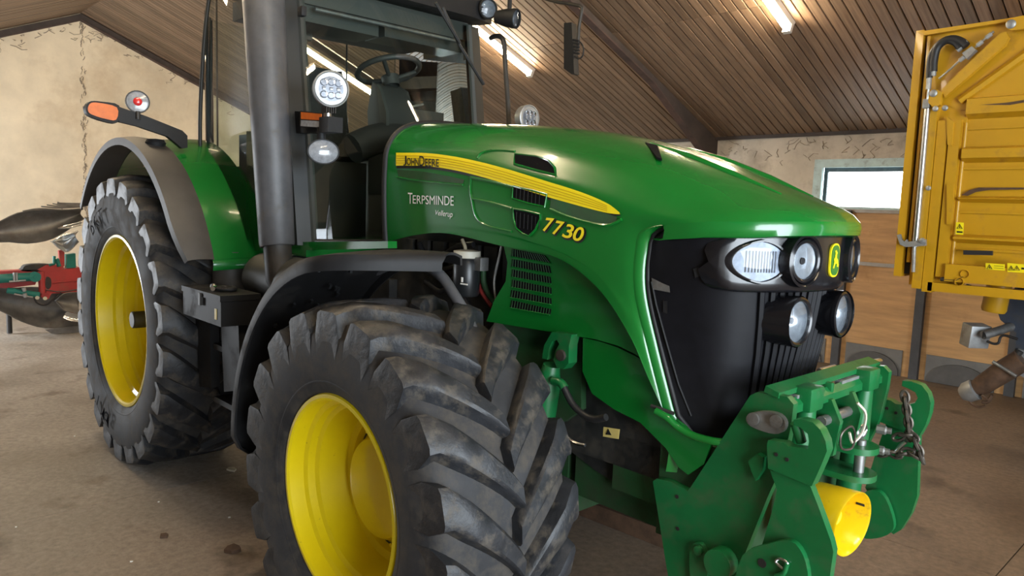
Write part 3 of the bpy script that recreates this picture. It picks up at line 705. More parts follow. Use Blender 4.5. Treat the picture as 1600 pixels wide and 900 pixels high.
for s_ in (-1, 1):
    hl_ = lamp('headlamp', nose(s_*.185, 1.622, .012), facing(s_*.185)+Vector((.6, 0, 0)), .060, hp, bezel=.012, depth=.03, rd=.12)
    lathe('lamp_barrel', [(-.02, .090), (.022, .088), (.026, .082), (.020, .076), (.004, .074)], nose(s_*.185, 1.622, .006), facing(s_*.185)+Vector((.9, 0, 0)), 'black_gloss', hl_, 36, 40)
    # oval main lamp
    c = nose(s_*.322, 1.617, .004); ax = facing(s_*.322)
    e1 = ax.cross(Vector((0, 0, 1))).normalized()
    def ov(a, f=1, dx=0): 
        yy, zz = math.cos(a)*.076*f, math.sin(a)*.064*f*(1-.14*abs(math.cos(a)))
        return nose(s_*.322+yy, 1.617+zz, dx)
    A_ = [i*math.pi/18 for i in range(37)]
    h = grid('headlamp', [[ov(a, 1.16, .001), ov(a, 1.12, .014), ov(a, 1.03, .014), ov(a, 1.0, .006)] for a in A_], 'black_gloss', hp, 60)
    grid('lens', [[ov(a, f, .012+.010*(1-f*f)) for f in (.01, .4, .75, 1)] for a in A_], 'lamp_glass', h, 60)
    grid('reflector', [[ov(a, f, .007) for f in (.01, .5, 1)] for a in A_], 'led_face', h, 60)
    for k in range(-5, 6):
        y_ = s_*.322+k*.0085
        tube('lens_rib', [nose(y_, 1.582, .009), nose(y_, 1.652, .009)], .0022, 'clear_lens', h, 5)
    # lower lamps in round barrels
    fx = lamp('lower_headlamp', (4.090, s_*.172, 1.417), (1, s_*.06, 0), .070, grl, depth=.05, bezel=.014)
    lathe('lamp_barrel', [(-.30, .080), (-.02, .086), (.012, .088)], (4.090, s_*.172, 1.417), (1, -s_*.10, 0), 'black_gloss', fx, 32, 40)
# emblem
em = [(0, .056)]; 
def rrect(w, h, r, n=6):
    out = []
    for cx, cy, a0 in ((w-r, h-r, 0), (-w+r, h-r, 90), (-w+r, -h+r, 180), (w-r, -h+r, 270)):
        for k in range(n+1): a = math.radians(a0+90*k/n); out.append((cx+math.cos(a)*r, cy+math.sin(a)*r))
    return out
eo = prism('emblem', [nose(y, 1.622+z, .003) for y, z in rrect(.036, .058, .03)], (.006, 0, 0), 'decal_yellow', hp, .001)
prism('emblem_field', [nose(y, 1.622+z, .0095) for y, z in rrect(.031, .052, .027)], (.001, 0, 0), 'green', eo, 0)
deer = [(-.022, -.022), (-.012, -.020), (-.008, -.008), (.004, -.010), (.012, -.026), (.018, -.024), (.012, -.004), (.016, .006), (.010, .012), (.006, .026), (.012, .036), (.006, .034), (.002, .038), (-.002, .032), (-.008, .030), (-.004, .022), (-.004, .010), (-.014, .004), (-.018, -.006), (-.024, -.014)]
prism('emblem_stag', [nose(-y*1.0, 1.620+z, .0108) for y, z in deer], (.0012, 0, 0), 'decal_yellow', eo, 0)

# ---------------------------------------------------------------- lower side panels and engine bay
for s_ in (1, -1):
    yy = -.405*s_ if s_ == 1 else .405
    def P(x, y): p = ony(x, y, -.405); return Vector((p.x, p.y*s_, p.z))
    pan = prism('side_screen', [P(*q) for q in [(786, 380), (800, 383), (880, 395), (960, 430), (1010, 500), (1030, 545), (1005, 562), (990, 552), (965, 540), (930, 530), (905, 526), (760, 502), (772, 470), (790, 440), (793, 410)]], (0, .02*s_, 0), 'green', T, .004)
    # louvre rows
    for r_ in range(6):
        y0 = 389+r_*16; sk = 10
        q = [(801-(r_ > 3)*1, y0), (858+min(r_, 3)*1.2-(r_ == 0)*6, y0+sk+r_*.8), (862-(r_ > 4)*2, y0+sk+13), (800-(r_ > 3)*2, y0+12)]
        lv = prism('louvre_opening', [P(*c)+Vector((0, -.003*s_, 0)) for c in q], (0, .004*s_, 0), 'vent_black', pan, 0)
        tube('louvre_edge', [P(*q[3])+Vector((0, -.004*s_, 0)), P(*q[2])+Vector((0, -.004*s_, 0))], .003, 'green', lv, 6)
        bm = bmesh.new()
        for k in range(15):
            u = (k+.5)/15
            a = [q[0][i]+(q[1][i]-q[0][i])*u for i in (0, 1)]; b_ = [q[3][i]+(q[2][i]-q[3][i])*u for i in (0, 1)]
            tube_bm(bm, [P(*a)+Vector((0, -.004*s_, 0)), P(*b_)+Vector((0, -.004*s_, 0))], .0016, 4)
        fin('louvre_bars', bm, 'green_dirt_shade', lv)
    pan2 = prism('lower_front_panel', [Vector((p.x, p.y*s_, p.z)) for p in [ony(x, y, -.395) for x, y in [(911, 528), (935, 533), (965, 543), (992, 556), (1010, 566), (1030, 600), (1045, 640), (1075, 675), (1110, 694), (1100, 725), (1075, 742), (1060, 730), (1040, 700), (1000, 660), (960, 640), (925, 615), (910, 580)]]], (0, .02*s_, 0), 'green', T, .005)
# bumper piece below the grille
bp_ = [(3.78, -.395), (3.83, -.35), (3.90, -.25), (3.96, -.10), (3.97, 0)]
h_ = spline(bp_, 14); full = h_+[[x, -y] for x, y in h_[-2::-1]]
grid('lower_nose', [[Vector((x-.004*k, y, z)) for k, z in enumerate((1.0, .96, .92, .88, .85))] for x, y in full], 'green', T, 60)
lpp = [(1024, 642, -.445), (1043, 653, -.435), (1060, 668, -.42), (1084, 681, -.41), (1112, 689, -.40), (1128, 691, -.385)]
tube('lower_lip', [ony(*q) for q in lpp], .014, 'green', T, 8, 24)
tube('panel_seam', [ony(*q) for q in [(1017, 634, -.445), (1035, 640, -.43), (1053, 646, -.40)]], .007, 'backing_dark', T, 6, 10)
# hood rear edge seal
tube('hood_seal', [Vector(p)+Vector((-.012, 0, 0)) for p in HG[0]], .016, 'rubber_dark', T, 8)
tube('hood_seal', [Vector((p[0]-.012, -p[1], p[2])) for p in HG[0]], .016, 'rubber_dark', T, 8)
# engine and running gear
eng = box('engine_block', (1.75, -.27, .85), (3.55, .27, 1.62), 'engine', T, .02)
for k in range(7): 
    x = 2.0+k*.13; box('injector_cover', (x, -.31, 1.43), (x+.09, -.26, 1.58), 'engine', eng, .01)
of = lathe('oil_filter', [(0, .055), (.01, .062), (.15, .062), (.17, .052)], ony(728, 462, -.40), (0, 0, 1), 'oil_filter', T, 24, 40)
lathe('filter_head', [(.17, .040), (.175, .062), (.205, .062), (.21, .03), (.21, 0)], ony(728, 462, -.40), (0, 0, 1), 'cream', of, 24, 40)
obox('filter_mount', ony(747, 412, -.38), (.09, .05, .06), 'steel_dull', of)
tube('filter_cable', [ony(x, y, -.40) for x, y in [(726, 402), (727, 388), (722, 374)]], .008, 'straw', of, 6, 8)
obox('filter_print', ony(722, 437, -.463), (.012, .002, .022), 'decal_white', of, bevel=0)
obox('filter_print', ony(725, 444, -.463), (.05, .002, .006), 'decal_white', of, bevel=0)
tube('engine_pipe', [ony(x, y, -.33) for x, y in [(748, 425), (750, 445), (758, 462), (770, 478)]], .016, 'plow_red', eng, 8, 12)
tube('engine_pipe', [ony(x, y, -.34) for x, y in [(755, 418), (756, 442), (764, 460), (775, 475)]], .014, 'green_dirt_shade', eng, 8, 12)
tube('engine_wire', [ony(x, y, -.37) for x, y in [(784, 385), (778, 410), (772, 440), (775, 470), (778, 490)]], .006, 'steel_dull', eng, 6, 12)
for q in [[(655, 380), (665, 400), (690, 420), (720, 412)], [(650, 410), (670, 425), (700, 440), (715, 430)], [(660, 395), (690, 398), (715, 385), (740, 382)], [(665, 440), (690, 455), (710, 445), (740, 490)]]:
    tube('engine_hose', [ony(x, y, -.32) for x, y in q], .014, 'hose', eng, 8, 14)
for s_ in (1, -1):
    box('frame_rail', (1.6, s_*.30-.03, .78), (3.75, s_*.30+.03, 1.22 if s_ > 0 else 1.20), 'engine', T, .01)
tube('front_axle', [(2.86, -.74, FZ), (2.86, .74, FZ)], .125, 'green_dirt_shade', T, 20)
for s_ in (-1, 1):
    lathe('final_drive', [(0, .21), (s_*.05, .23), (s_*.14, .23), (s_*.18, .16)], (2.86, s_*.60, FZ), (0, 1, 0), 'green_dirt_shade', T, 28, 35)
    tube('tie_rod', [(3.05, s_*.62, .70), (3.08, s_*.1, .72)], .026, 'steel_dull', T, 10)
box('axle_housing', (2.62, -.28, .46), (3.2, .28, .84), 'green_dirt_shade', T, .04)
box('gearbox', (.2, -.32, .62), (1.9, .32, 1.35), 'engine', T, .03)
tube('rear_axle', [(0, -.60, RZ), (0, .60, RZ)], .17, 'engine', T, 20)
# suspension cylinder with its clevis, beside the front tyre
ey = -.44
sb = yplate('suspension_bracket', [(862, 519), (893, 523), (889, 540), (888, 568), (880, 577), (870, 574), (865, 562), (868, 548), (874, 538), (870, 531), (863, 533), (858, 544), (855, 562), (847, 560), (850, 540)], ey, .05, 'green_worn', T, .006)
lathe('pivot_pin', [(0, .022), (-.012, .022), (-.014, 0)], ony(878, 555, ey), (0, 1, 0), 'dark_metal', sb, 16)
tube('suspension_cylinder', [ony(862, 570, ey+.03), ony(856, 600, ey+.03), ony(848, 655, ey+.03)], [.035, .052, .052], 'green_worn', T, 18)
tube('hydraulic_hose', [ony(x, y, ey) for x, y in [(866, 596), (878, 600), (884, 612), (895, 632), (912, 648), (930, 655), (947, 652)]], .014, 'hose', T, 8, 24)
tube('hydraulic_fitting', [ony(x, y, ey) for x, y in [(864, 595), (876, 598), (882, 606)]], .018, 'green_worn', T, 8, 8)
tube('brake_pipe', [ony(x, y, -.5) for x, y in [(866, 660), (876, 666), (886, 682), (898, 692), (914, 696)]], .007, 'steel', T, 6, 14)
yplate('mount_casting', [(770, 508), (790, 500), (908, 524), (908, 640), (880, 660), (840, 655), (800, 590), (770, 560)], -.36, .05, 'green_dirt_shade', T, .01)
box('axle_support', (3.25, -.29, .58), (3.74, .29, .96), 'green_dirt_shade', T, .02)
box('bracket_block', tuple(ony(1030, 770, -.33)-Vector((.22, .0, .05))), tuple(ony(1030, 720, -.33)+Vector((.02, .25, .05))), 'green_dirt_shade', T, .012)
yplate('warning_sticker', [(943, 667), (968, 671), (966, 686), (942, 682)], -.42, .002, 'decal_pale', T, 0)
yplate('warning_mark', [(950, 670), (955, 680), (946, 679)], -.4225, .002, 'decal_black', T, 0)
yplate('belly_plate', [(880, 650), (960, 650), (1040, 720), (1080, 760), (1080, 800), (985, 770), (930, 735), (885, 700)], -.30, .04, 'engine', T, .012)
# ---------------------------------------------------------------- fenders
def arc(cx, cz_, r, a0, a1, n): return [(cx+math.cos(math.radians(a0+(a1-a0)*i/n))*r, cz_+math.sin(math.radians(a0+(a1-a0)*i/n))*r) for i in range(n+1)]
for s_ in (-1, 1):
    # front fender: curved black shell over the rear upper quarter of the tyre
    n = 26; path = arc(2.86, FZ, .905, 186, 84, n); R_ = []
    for i, (x, z) in enumerate(path):
        u = i/n; yo = 1.205-.03*max(0, (u-.8)/.2)**2*8; yi = .70+.0*u
        if u > .90: yo -= .5*((u-.90)/.10)**2*.35
        if u < .08: yo -= .10*((.08-u)/.08)**2
        d = Vector((x-2.86, 0, z-FZ)).normalized()
        row = [Vector((x, s_*yo, z))-d*.050, Vector((x, s_*(yo+.002), z))-d*.02, Vector((x, s_*(yo-.012), z))]
        row += [Vector((x, s_*(yo+(yi-yo)*k/6), z))+d*.014*math.sin(math.pi*k/6) for k in range(1, 6)]
        row += [Vector((x, s_*yi, z)), Vector((x, s_*(yi-.004), z))-d*.03]
        R_.append(row)
    fe = grid('front_fender', R_, 'black_plastic', T, 45, -.010)
    grid('fender_lip', [[r[0]+Vector((0, s_*.004, 0)), r[1]+Vector((0, s_*.004, 0)), r[2]+(r[2]-r[0]).normalized()*.004, r[3]*.25+r[2]*.75+(r[2]-r[0]).normalized()*.004] for r in R_], 'fender_lip', fe, 45)
    br = [Vector((p.x, -p.y*s_, p.z)) for p in [ony(x, y, -.72) for x, y in [(560, 440), (600, 418), (640, 410), (668, 416), (690, 432), (708, 458), (728, 492), (745, 530)]]]
    tube('fender_bracket', br, .022, 'exhaust', fe, 12, 30)
    tube('fender_bracket', [(2.15, s_*.95, 1.14), (2.28, s_*.75, 1.20), (2.45, s_*.55, 1.05)], .024, 'exhaust', fe, 10, 20)
    for k in range(14):
        a = math.radians(random.uniform(100, 150)); yy = random.uniform(.78, 1.1)
        obox('mud_fleck', (2.86+math.cos(a)*.893, s_*yy, FZ+math.sin(a)*.893), (.02, .012, .012), 'rubber_dark', fe, (0, a, 0), 0)
    # rear fender: grey flare outside, green inside
    n = 30; path = arc(0, RZ, 1.155, 24, 142, n)
    def ring(y0, y1, rim, steps):
        out = []
        for x, z in path:
            d = Vector((x, 0, z-RZ)).normalized(); out.append([Vector((x, s_*(y0+(y1-y0)*k/steps), z))+d*rim(k/steps) for k in range(steps+1)])
        return out
    rf = grid('rear_fender', ring(.94, .62, lambda u: .012+.03*math.sin(u*1.5), 8), 'green', T, 60, -.012)
    tip = ring(.94, .62, lambda u: .012+.03*math.sin(u*1.5), 8)[0]
    grid('fender_skirt', [tip, [p+Vector((.012, 0, -.02)) for p in tip], [p+Vector((.005, 0, -.055)) for p in tip]], 'green', rf, 60, -.01)
    def rnd(rows_):
        for i, f in enumerate((.75, .35, .12)):
            for p in rows_[i]: p.y = s_*(abs(p.y)-(abs(p.y)-.935)*.35*f)
        return rows_
    fl_ = ring(1.115, .935, lambda u: .016+.012*math.sin(u*3.1), 7)
    ed = ring(1.118, 1.118, lambda u: -.022, 1)
    rnd(fl_); rnd(ed)
    grid('fender_flare', [[e[0]]+f for e, f in zip(ed, fl_)], 'grey_plastic', rf, 60, -.010)
    # inner wall of the fender behind the wheel
    bm = bmesh.new()
    vs = [bm.verts.new((x, s_*.60, z)) for x, z in path]; bm.faces.new(vs); fin('fender_inner', bm, 'interior', rf)
# marker lamp arms on the rear fenders
for s_ in (-1, 1):
    def Q(px, py, x=.5): p = onx(px, py, x); return Vector((p.x, p.y if s_ < 0 else -p.y, p.z))
    arm = prism('marker_arm', [Q(*c) for c in [(184, 166), (186, 190), (215, 197), (262, 213), (285, 232), (293, 231), (293, 212), (285, 204), (230, 182)]], (-.045, 0, 0), 'black_plastic', T, .005)
    prism('marker_housing', [Q(*c)+Vector((.004, 0, 0)) for c in closed_spline([(135, 164), (142, 158), (160, 159), (186, 165), (184, 191), (165, 190), (140, 181), (134, 172)], 3)], (-.055, 0, 0), 'black_plastic', arm, .005)
    prism('amber_lens', [Q(*c)+Vector((.008, 0, 0)) for c in closed_spline([(137, 168), (142, 161), (155, 161), (182, 168), (181, 187), (165, 186), (145, 180), (138, 175)], 3)], (-.02, 0, 0), 'amber', arm, .005)
    c = Q(215, 159)
    h = lathe('reversing_lamp', [(-.05, .03), (-.03, .060), (0, .066), (.008, .064), (.008, .058)], c, (1, -.25 if s_ < 0 else .25, 0), 'dark_metal', T, 28, 40)
    lathe('lens', [(.004, .058), (.010, .03), (.012, 0)], c, (1, -.25 if s_ < 0 else .25, 0), 'clear_lens', h, 28, 60)
    lathe('red_centre', [(.012, .024), (.016, .02), (.018, 0)], c, (1, -.25 if s_ < 0 else .25, 0), 'red_lens', h, 20, 60)
    tube('lamp_stem', [c+Vector((0, 0, -.055)), c+Vector((0, 0, -.10))], .014, 'dark_metal', h, 8)
    lathe('fender_knob', [(0, .05), (.03, .06), (.05, .05), (.055, 0)], Vector((.35, s_*1.0, 2.045)), (0, 0, 1), 'black_plastic', T, 16)

# ---------------------------------------------------------------- cab
CF = box('cab_floor', (.15, -.66, 1.46), (1.62, .66, 1.52), 'green', T, .01)
def apil(z): return 1.58-.155*(z-1.56)/1.12
ZC0, ZC1 = 1.52, 2.92
for s_ in (-1, 1):
    prism('front_pillar', [(apil(ZC0)-.05, s_*.600, ZC0), (apil(ZC0)+.005, s_*.610, ZC0), (apil(ZC0)-.005, s_*.690, ZC0), (apil(ZC0)-.075, s_*.700, ZC0)], Vector((apil(ZC1)-apil(ZC0), 0, ZC1-ZC0)), 'cab_rubber', T, .008)
    prism('pillar_trim', [(apil(ZC0)+.010, s_*.570, ZC0), (apil(ZC0)+.020, s_*.605, ZC0), (apil(ZC0)+.006, s_*.612, ZC0)], Vector((apil(ZC1)-apil(ZC0), 0, ZC1-ZC0)), 'cab_grey', T, .002)
    tube('rear_pillar', [(.40, s_*.71, 1.50), (.36, s_*.735, 2.1), (.44, s_*.735, 2.7), (.52, s_*.72, 3.04)], .013, 'cab_rubber', T, 8, 14)
    tube('corner_pillar', [(.05, s_*.50, 1.50), (.05, s_*.50, 3.12)], .007, 'cab_rubber', T, 8)
    grid('quarter_glass', [[Vector((.40-.35*k/4, s_*(.715-.19*(k/4)**1.3), z)) for k in range(5)] for z in (1.52, 2.2, 2.94)], 'glass', T, 60)
    # bowed side glass
    zz = [1.52, 1.75, 2.0, 2.25, 2.5, 2.75, 2.98]
    def side(x, z): return s_*(.690+.050*math.sin(math.pi*min(1, max(0, (1.50-x)/1.36)))*(1-.35*(z-1.5)/1.4))
    X = [1.50-.07*i for i in range(16)]
    grid('side_glass', [[Vector((x-.155*(z-1.56)/1.12*max(0, (x-.45)/1.05), side(x, z), z)) for x in X] for z in zz], 'glass', T, 60)
tube('rear_bar', [(.05, -.52, 1.55), (.0, 0, 1.55), (.05, .52, 1.55)], .03, 'cab_rubber', T, 8, 12)
grid('rear_glass', [[Vector((.05-.05*math.cos(y/.52*1.57), y, z)) for y in (-.52, -.4, -.2, 0, .2, .4, .52)] for z in (1.55, 2.2, 2.94)], 'glass', T, 60)
def ws(y, z): return Vector((apil(z)+.010+.085*(1-(y/.60)**2), y, z))
wsg = grid('windscreen', [[ws(-.60+.1*i, z) for i in range(13)] for z in (1.54, 1.8, 2.05, 2.3, 2.55, 2.8, 2.92)], 'glass', T, 60)
tube('windscreen_seal', [ws(-.60+.1*i, 1.54) for i in range(13)], .014, 'cab_rubber', wsg, 8)
# roof
bm = bmesh.new(); bbox(bm, (.05, -.72, 3.12), (1.54, .72, 3.34))
for v in bm.verts:
    if v.co.z > 3.1: v.co.y *= .92; v.co.x = .75+(v.co.x-.75)*.92
    if v.co.x < .5: v.co.y *= .75
roof = fin('cab_roof', bm, 'green', T, 40, .07, 4)
prism('roof_rim', [(.04, -.50, 3.10), (.5, -.72, 3.02), (1.50, -.70, 2.93), (1.56, -.5, 2.925), (1.56, .5, 2.925), (1.50, .70, 2.93), (.5, .72, 3.02), (.04, .50, 3.10)], (0, 0, .12), 'black_plastic', roof, .02)
box('headliner', (.60, -.62, 2.83), (1.36, .62, 2.94), 'headliner', roof, .02)
for lo, hi in (((1.08, -.60, 2.74), (1.34, -.05, 2.83)), ((1.08, .02, 2.76), (1.30, .62, 2.83)), ((.75, -.60, 2.72), (1.0, -.30, 2.84))): box('roof_console', lo, hi, 'cab_grey', roof, .02)
lathe('speaker', [(0, .06), (-.006, .055), (-.006, 0)], (.88, -.48, 2.699), (0, 0, 1), 'interior', roof, 20)
tube('blind_bar', [(1.40, -.5, 2.80), (1.41, .5, 2.80)], .013, 'steel_dull', roof, 8)
# roof lamps at the front left corner and above the exhaust
def flood(c, ax, r, parent=T, name='roof_work_lamp'):
    h = lamp(name, c, ax, r, parent, 'black_plastic', depth=.13, bezel=.010)
    tube('lamp_yoke', [Vector(c)+Vector((-.05, 0, r*.9)), Vector(c)+Vector((-.05, 0, r+.07))], .014, 'black_plastic', h, 8)
    return h
flood(ony(762, 14, .60), (1, -.30, -.12), .052)
flood(ony(804, 29, .70), (.95, .35, -.15), .050)
flood(ony(450, -20, -.62), (1, -.2, -.12), .052)
box('lamp_beam', (1.36, .30, 2.95), (1.44, .72, 3.08), 'black_plastic', roof, .02)
# lit cab lamp (small clear marker seen by the pillar)
obox('pillar_marker', ony(472, 18, -.655), (.05, .03, .05), 'black_plastic', T, bevel=.006)
# steering wheel and console
SC = ony(607, 110, .02); SA = Vector((-.32, -.05, 1)).normalized()
e1 = SA.cross(Vector((0, 1, 0))).normalized(); e2 = SA.cross(e1)
sw = tube('steering_wheel', [SC+(e1*math.cos(a)+e2*math.sin(a))*.188 for a in [i*math.pi/20 for i in range(40)]], .017, 'interior', T, 10, closed=True)
for a in (.3, 2.4, 4.5): tube('spoke', [SC+(e1*math.cos(a)+e2*math.sin(a))*.182-SA*.004, SC+(e1*math.cos(a)+e2*math.sin(a))*.04-SA*.05], .013, 'interior', sw, 8)
lathe('wheel_hub', [(-.10, .05), (-.04, .055), (-.03, .03), (-.03, 0)], SC, SA, 'interior', sw, 20, 40)
con = prism('dash_console', [SC+Vector((x, -.10, z)) for x, z in [(-.02, -.08), (.07, -.12), (.14, -.26), (.15, -.42), (.10, -.75), (-.05, -.75), (-.05, -.42), (-.07, -.25)]], (0, .20, 0), 'interior', T, .03, 3)
prism('dash_shell', [SC+Vector((x, -.115, z)) for x, z in [(.05, -.10), (.09, -.14), (.155, -.27), (.16, -.40), (.12, -.44), (.08, -.24)]], (0, .02, 0), 'cab_grey', con, .006)
tube('lever', [SC+Vector((.05, .08, -.22)), SC+Vector((.06, .22, -.18))], .008, 'steel_dull', con, 6)
box('dash_display', tuple(SC+Vector((.02, .12, -.36))), tuple(SC+Vector((.09, .36, -.22))), 'interior', con, .02)
tube('dash_cowl', [SC+Vector((.10, y, -.50+.10*math.cos(y*5))) for y in (-.3, -.15, 0, .15, .3)], .09, 'interior', T, 12, 14)
# seat
st_ = prism('operator_seat', [(.38, -.26, 2.02), (.88, -.26, 2.05), (.90, -.26, 2.13), (.52, -.26, 2.15), (.40, -.26, 2.68), (.30, -.26, 2.66)], (0, .52, 0), 'seat_cloth', T, .04, 3)
box('seat_base', (.42, -.22, 1.52), (.80, .22, 2.02), 'interior', st_, .03)
box('armrest_console', (.45, -.52, 1.95), (.98, -.32, 2.16), 'interior', T, .03)
box('left_console', (.3, .34, 1.52), (.95, .60, 2.05), 'interior', T, .03)
box('right_console', (.25, -.62, 1.52), (1.2, -.42, 1.95), 'interior', T, .03)
# wiper
wp = tube('wiper_arm', [ony(677, 5, -.10)+Vector((.02, 0, 0)), ony(715, 68, .10)+Vector((.02, 0, 0))], .009, 'rubber_dark', T, 6)
tube('wiper_blade', [ony(690, 12, .0)+Vector((.01, 0, 0)), ony(716, 70, .12)+Vector((.01, 0, 0)), ony(754, 132, .33)+Vector((.01, 0, 0))], .010, 'rubber_dark', wp, 6)
# handrail left, mirrors
tube('handrail', [ony(x, y, .74) for x, y in [(766, 60), (776, 56), (785, 60), (788, 72), (790, 110), (793, 150), (796, 205)]], .016, 'dark_metal', T, 10, 30)
def mirror_set(s_):
    def Q(px, py, y): p = ony(px, py, y); return Vector((p.x, p.y*s_, p.z))
    mm = prism('rear_view_mirror', [Q(*c, .96) for c in [(881, 36), (893, 35), (897, 115), (893, 116), (881, 107)]], (-.012, s_*.06, 0), 'black_plastic', T, .012, 3)
    tube('mirror_arm', [Q(*c, .98) for c in [(840, -6), (870, 3), (905, 9), (909, 16), (905, 40), (903, 70), (900, 82)]], .011, 'dark_metal', mm, 8, 24)
    tube('mirror_wire', [Q(*c, .98) for c in [(903, 62), (911, 72), (911, 85), (905, 92), (898, 88)]], .005, 'hose', mm, 6, 16)
    for k in range(5): tube('mirror_bellows', [Q(895, 62+k*5, .97), Q(905, 64+k*5, .97)], .007, 'rubber_dark', mm, 6)
mirror_set(1)
# exhaust stack
ex = tube('exhaust_stack', [(1.573, -.80, 1.515), (1.570, -.80, 1.53), (1.418, -.80, 2.78), (1.352, -.80, 3.32)], [.086, .090, .106, .108], 'exhaust', T, 36)
tube('exhaust_pipe', [(1.575, -.80, 1.52), (1.60, -.80, 1.35), (1.66, -.76, 1.20)], [.072, .070, .065], 'dark_metal', ex, 20)
tube('exhaust_seam', [(1.573-.009, -.715, 1.56), (1.418-.0, -.70, 2.78)], .006, 'exhaust', ex, 6)
# lamps on the right corner bracket
brk = yplate('lamp_bracket', [(446, 172), (505, 178), (518, 186), (518, 206), (500, 208), (452, 208), (446, 200)], -.66, .05, 'black_plastic', T, .008)
yplate('indicator_housing', [(469, 173), (503, 177), (503, 201), (468, 198)], -.70, .05, 'black_plastic', brk, .006)
yplate('amber_lens', [(470, 175), (501.5, 178), (501.5, 188), (470, 186)], -.705, .02, 'amber', brk, .003)
yplate('clear_marker_lens', [(470, 187.5), (501.5, 189.5), (501.5, 199), (469.5, 197)], -.705, .02, 'clear_lens', brk, .003)
def led(c, ax, r):
    c = Vector(c); ax = Vector(ax).normalized(); e1 = ax.cross(Vector((0, 0, 1))).normalized(); e2 = e1.cross(ax)
    h = lathe('led_work_lamp', [(-.06, r*.6), (-.045, r*.95), (0, r), (.010, r*1.0), (.013, r*.93), (.008, r*.88), (.004, 0)], c, ax, 'galvanised', T, 36, 40)
    lathe('lens', [(.005, r*.88), (.009, r*.5), (.010, 0)], c, ax, 'led_face', h, 32, 60)
    for k in (-1, 0, 1):
        for j in (-1, 1):
            p = c+e1*k*r*.40+e2*j*r*.33*(1 if k else 1.1)
            lathe('led_cup', [(.011, r*.20), (.006, r*.16), (-.002, r*.08), (-.002, 0)], p+ax*.004, ax, 'chrome', h, 16, 60)
        q = c+e1*k*r*.40+ax*.014
        o = obox('led_chip', (0, 0, 0), (.016, .016, .004), 'clear_lens', h, bevel=.001); o.matrix_local = Matrix.Translation(q) @ ax.to_track_quat('Z', 'Y').to_matrix().to_4x4()
    for k in range(5): obox('cooling_fin', c+Vector((-.02, .0, -r-.012))+Vector((0, (k-2)*.012, 0)), (.05, .005, .03), 'dark_metal', h, bevel=0)
    tube('lamp_foot', [c+Vector((-.03, 0, -r-.02)), c+Vector((-.03, 0, -r-.07))], .020, 'steel', h, 10)
    return h
led((1.896, -.678, 2.305), (.95, -.32, -.02), .088)
led((1.900, .678, 2.308), (1, -.05, 0), .080)
def oval(c, ax, r, sc):
    c = Vector(c)
    h = lathe('oval_work_lamp', [(-.11, r*.45), (-.06, r*.92), (0, r*1.06), (.006, r*1.04), (.006, r*.95)], c, ax, 'black_plastic', T, 36, 45, sc=sc)
    lathe('lens', [(.004, r*.96), (.016, r*.6), (.020, 0)], c, ax, 'clear_lens', h, 32, 60, sc=sc)
    tube('lamp_stem', [c+Vector((-.02, 0, .04)), c+Vector((-.02, 0, .12))], .022, 'black_plastic', h, 10)
oval(ony(505, 237, -.69), (.95, -.32, 0), .076, (1, .78))
box('cab_lamp_arm', tuple(ony(508, 206, -.72)-Vector((.06, 0, .0))), tuple(ony(508, 182, -.72)+Vector((.03, .08, 0))), 'black_plastic', T, .008)
# lower cab side, step, tank
yplate('cab_sill', [(388, 376), (470, 378), (606, 377), (606, 388), (470, 391), (388, 393)], -.66, .05, 'green', T, .006)
yplate('cab_side_panel', [(385, 205), (398, 205), (408, 392), (386, 392)], -.70, .04, 'green', T, .006)
yplate('fuel_tank', [(338, 400), (420, 400), (430, 470), (440, 640), (330, 640)], -.62, .28, 'black_plastic', T, .03)
lathe('air_tank', [(0, .12), (.02, .14), (.5, .14), (.52, .12)], (1.25, -.72, 1.32), (1, 0, 0), 'interior', T, 24, 40)
lathe('mud_pillar', [(0, .10), (.35, .10)], (.98, -.80, 1.10), (0, 0, 1), 'grey_plastic', T, 24, 40)
for i, z in enumerate((.62, .92)): box('step', (1.15, -.97, z), (1.60, -.72, z+.03), 'rubber_dark', T, .006)
yplate('step_frame', [(306, 500), (328, 504), (330, 606), (312, 604)], -.98, .05, 'black_plastic', T, .006)
yplate('step_frame', [(345, 505), (372, 500), (376, 610), (350, 612)], -.98, .05, 'black_plastic', T, .006)
# tool box with hinged lid
a, b_ = ony(286, 455, -1.10), ony(345, 470, -1.10); zt = 1.262; zb = 1.115
tb = box('tool_box', (a.x, -1.10, zb), (b_.x, -.90, zt-.022), 'black_plastic', T, .008)
box('lid', (a.x-.006, -1.106, zt-.020), (b_.x+.006, -.895, zt+.010), 'black_plastic', tb, .008)
box('latch', ((a.x+b_.x)/2+.0, -1.116, zt-.065), ((a.x+b_.x)/2+.025, -1.10, zt-.002), 'dark_metal', tb, .003)
box('badge', (b_.x-.075, -1.103, zb+.03), (b_.x-.050, -1.099, zb+.085), 'decal_pale', tb, .004)

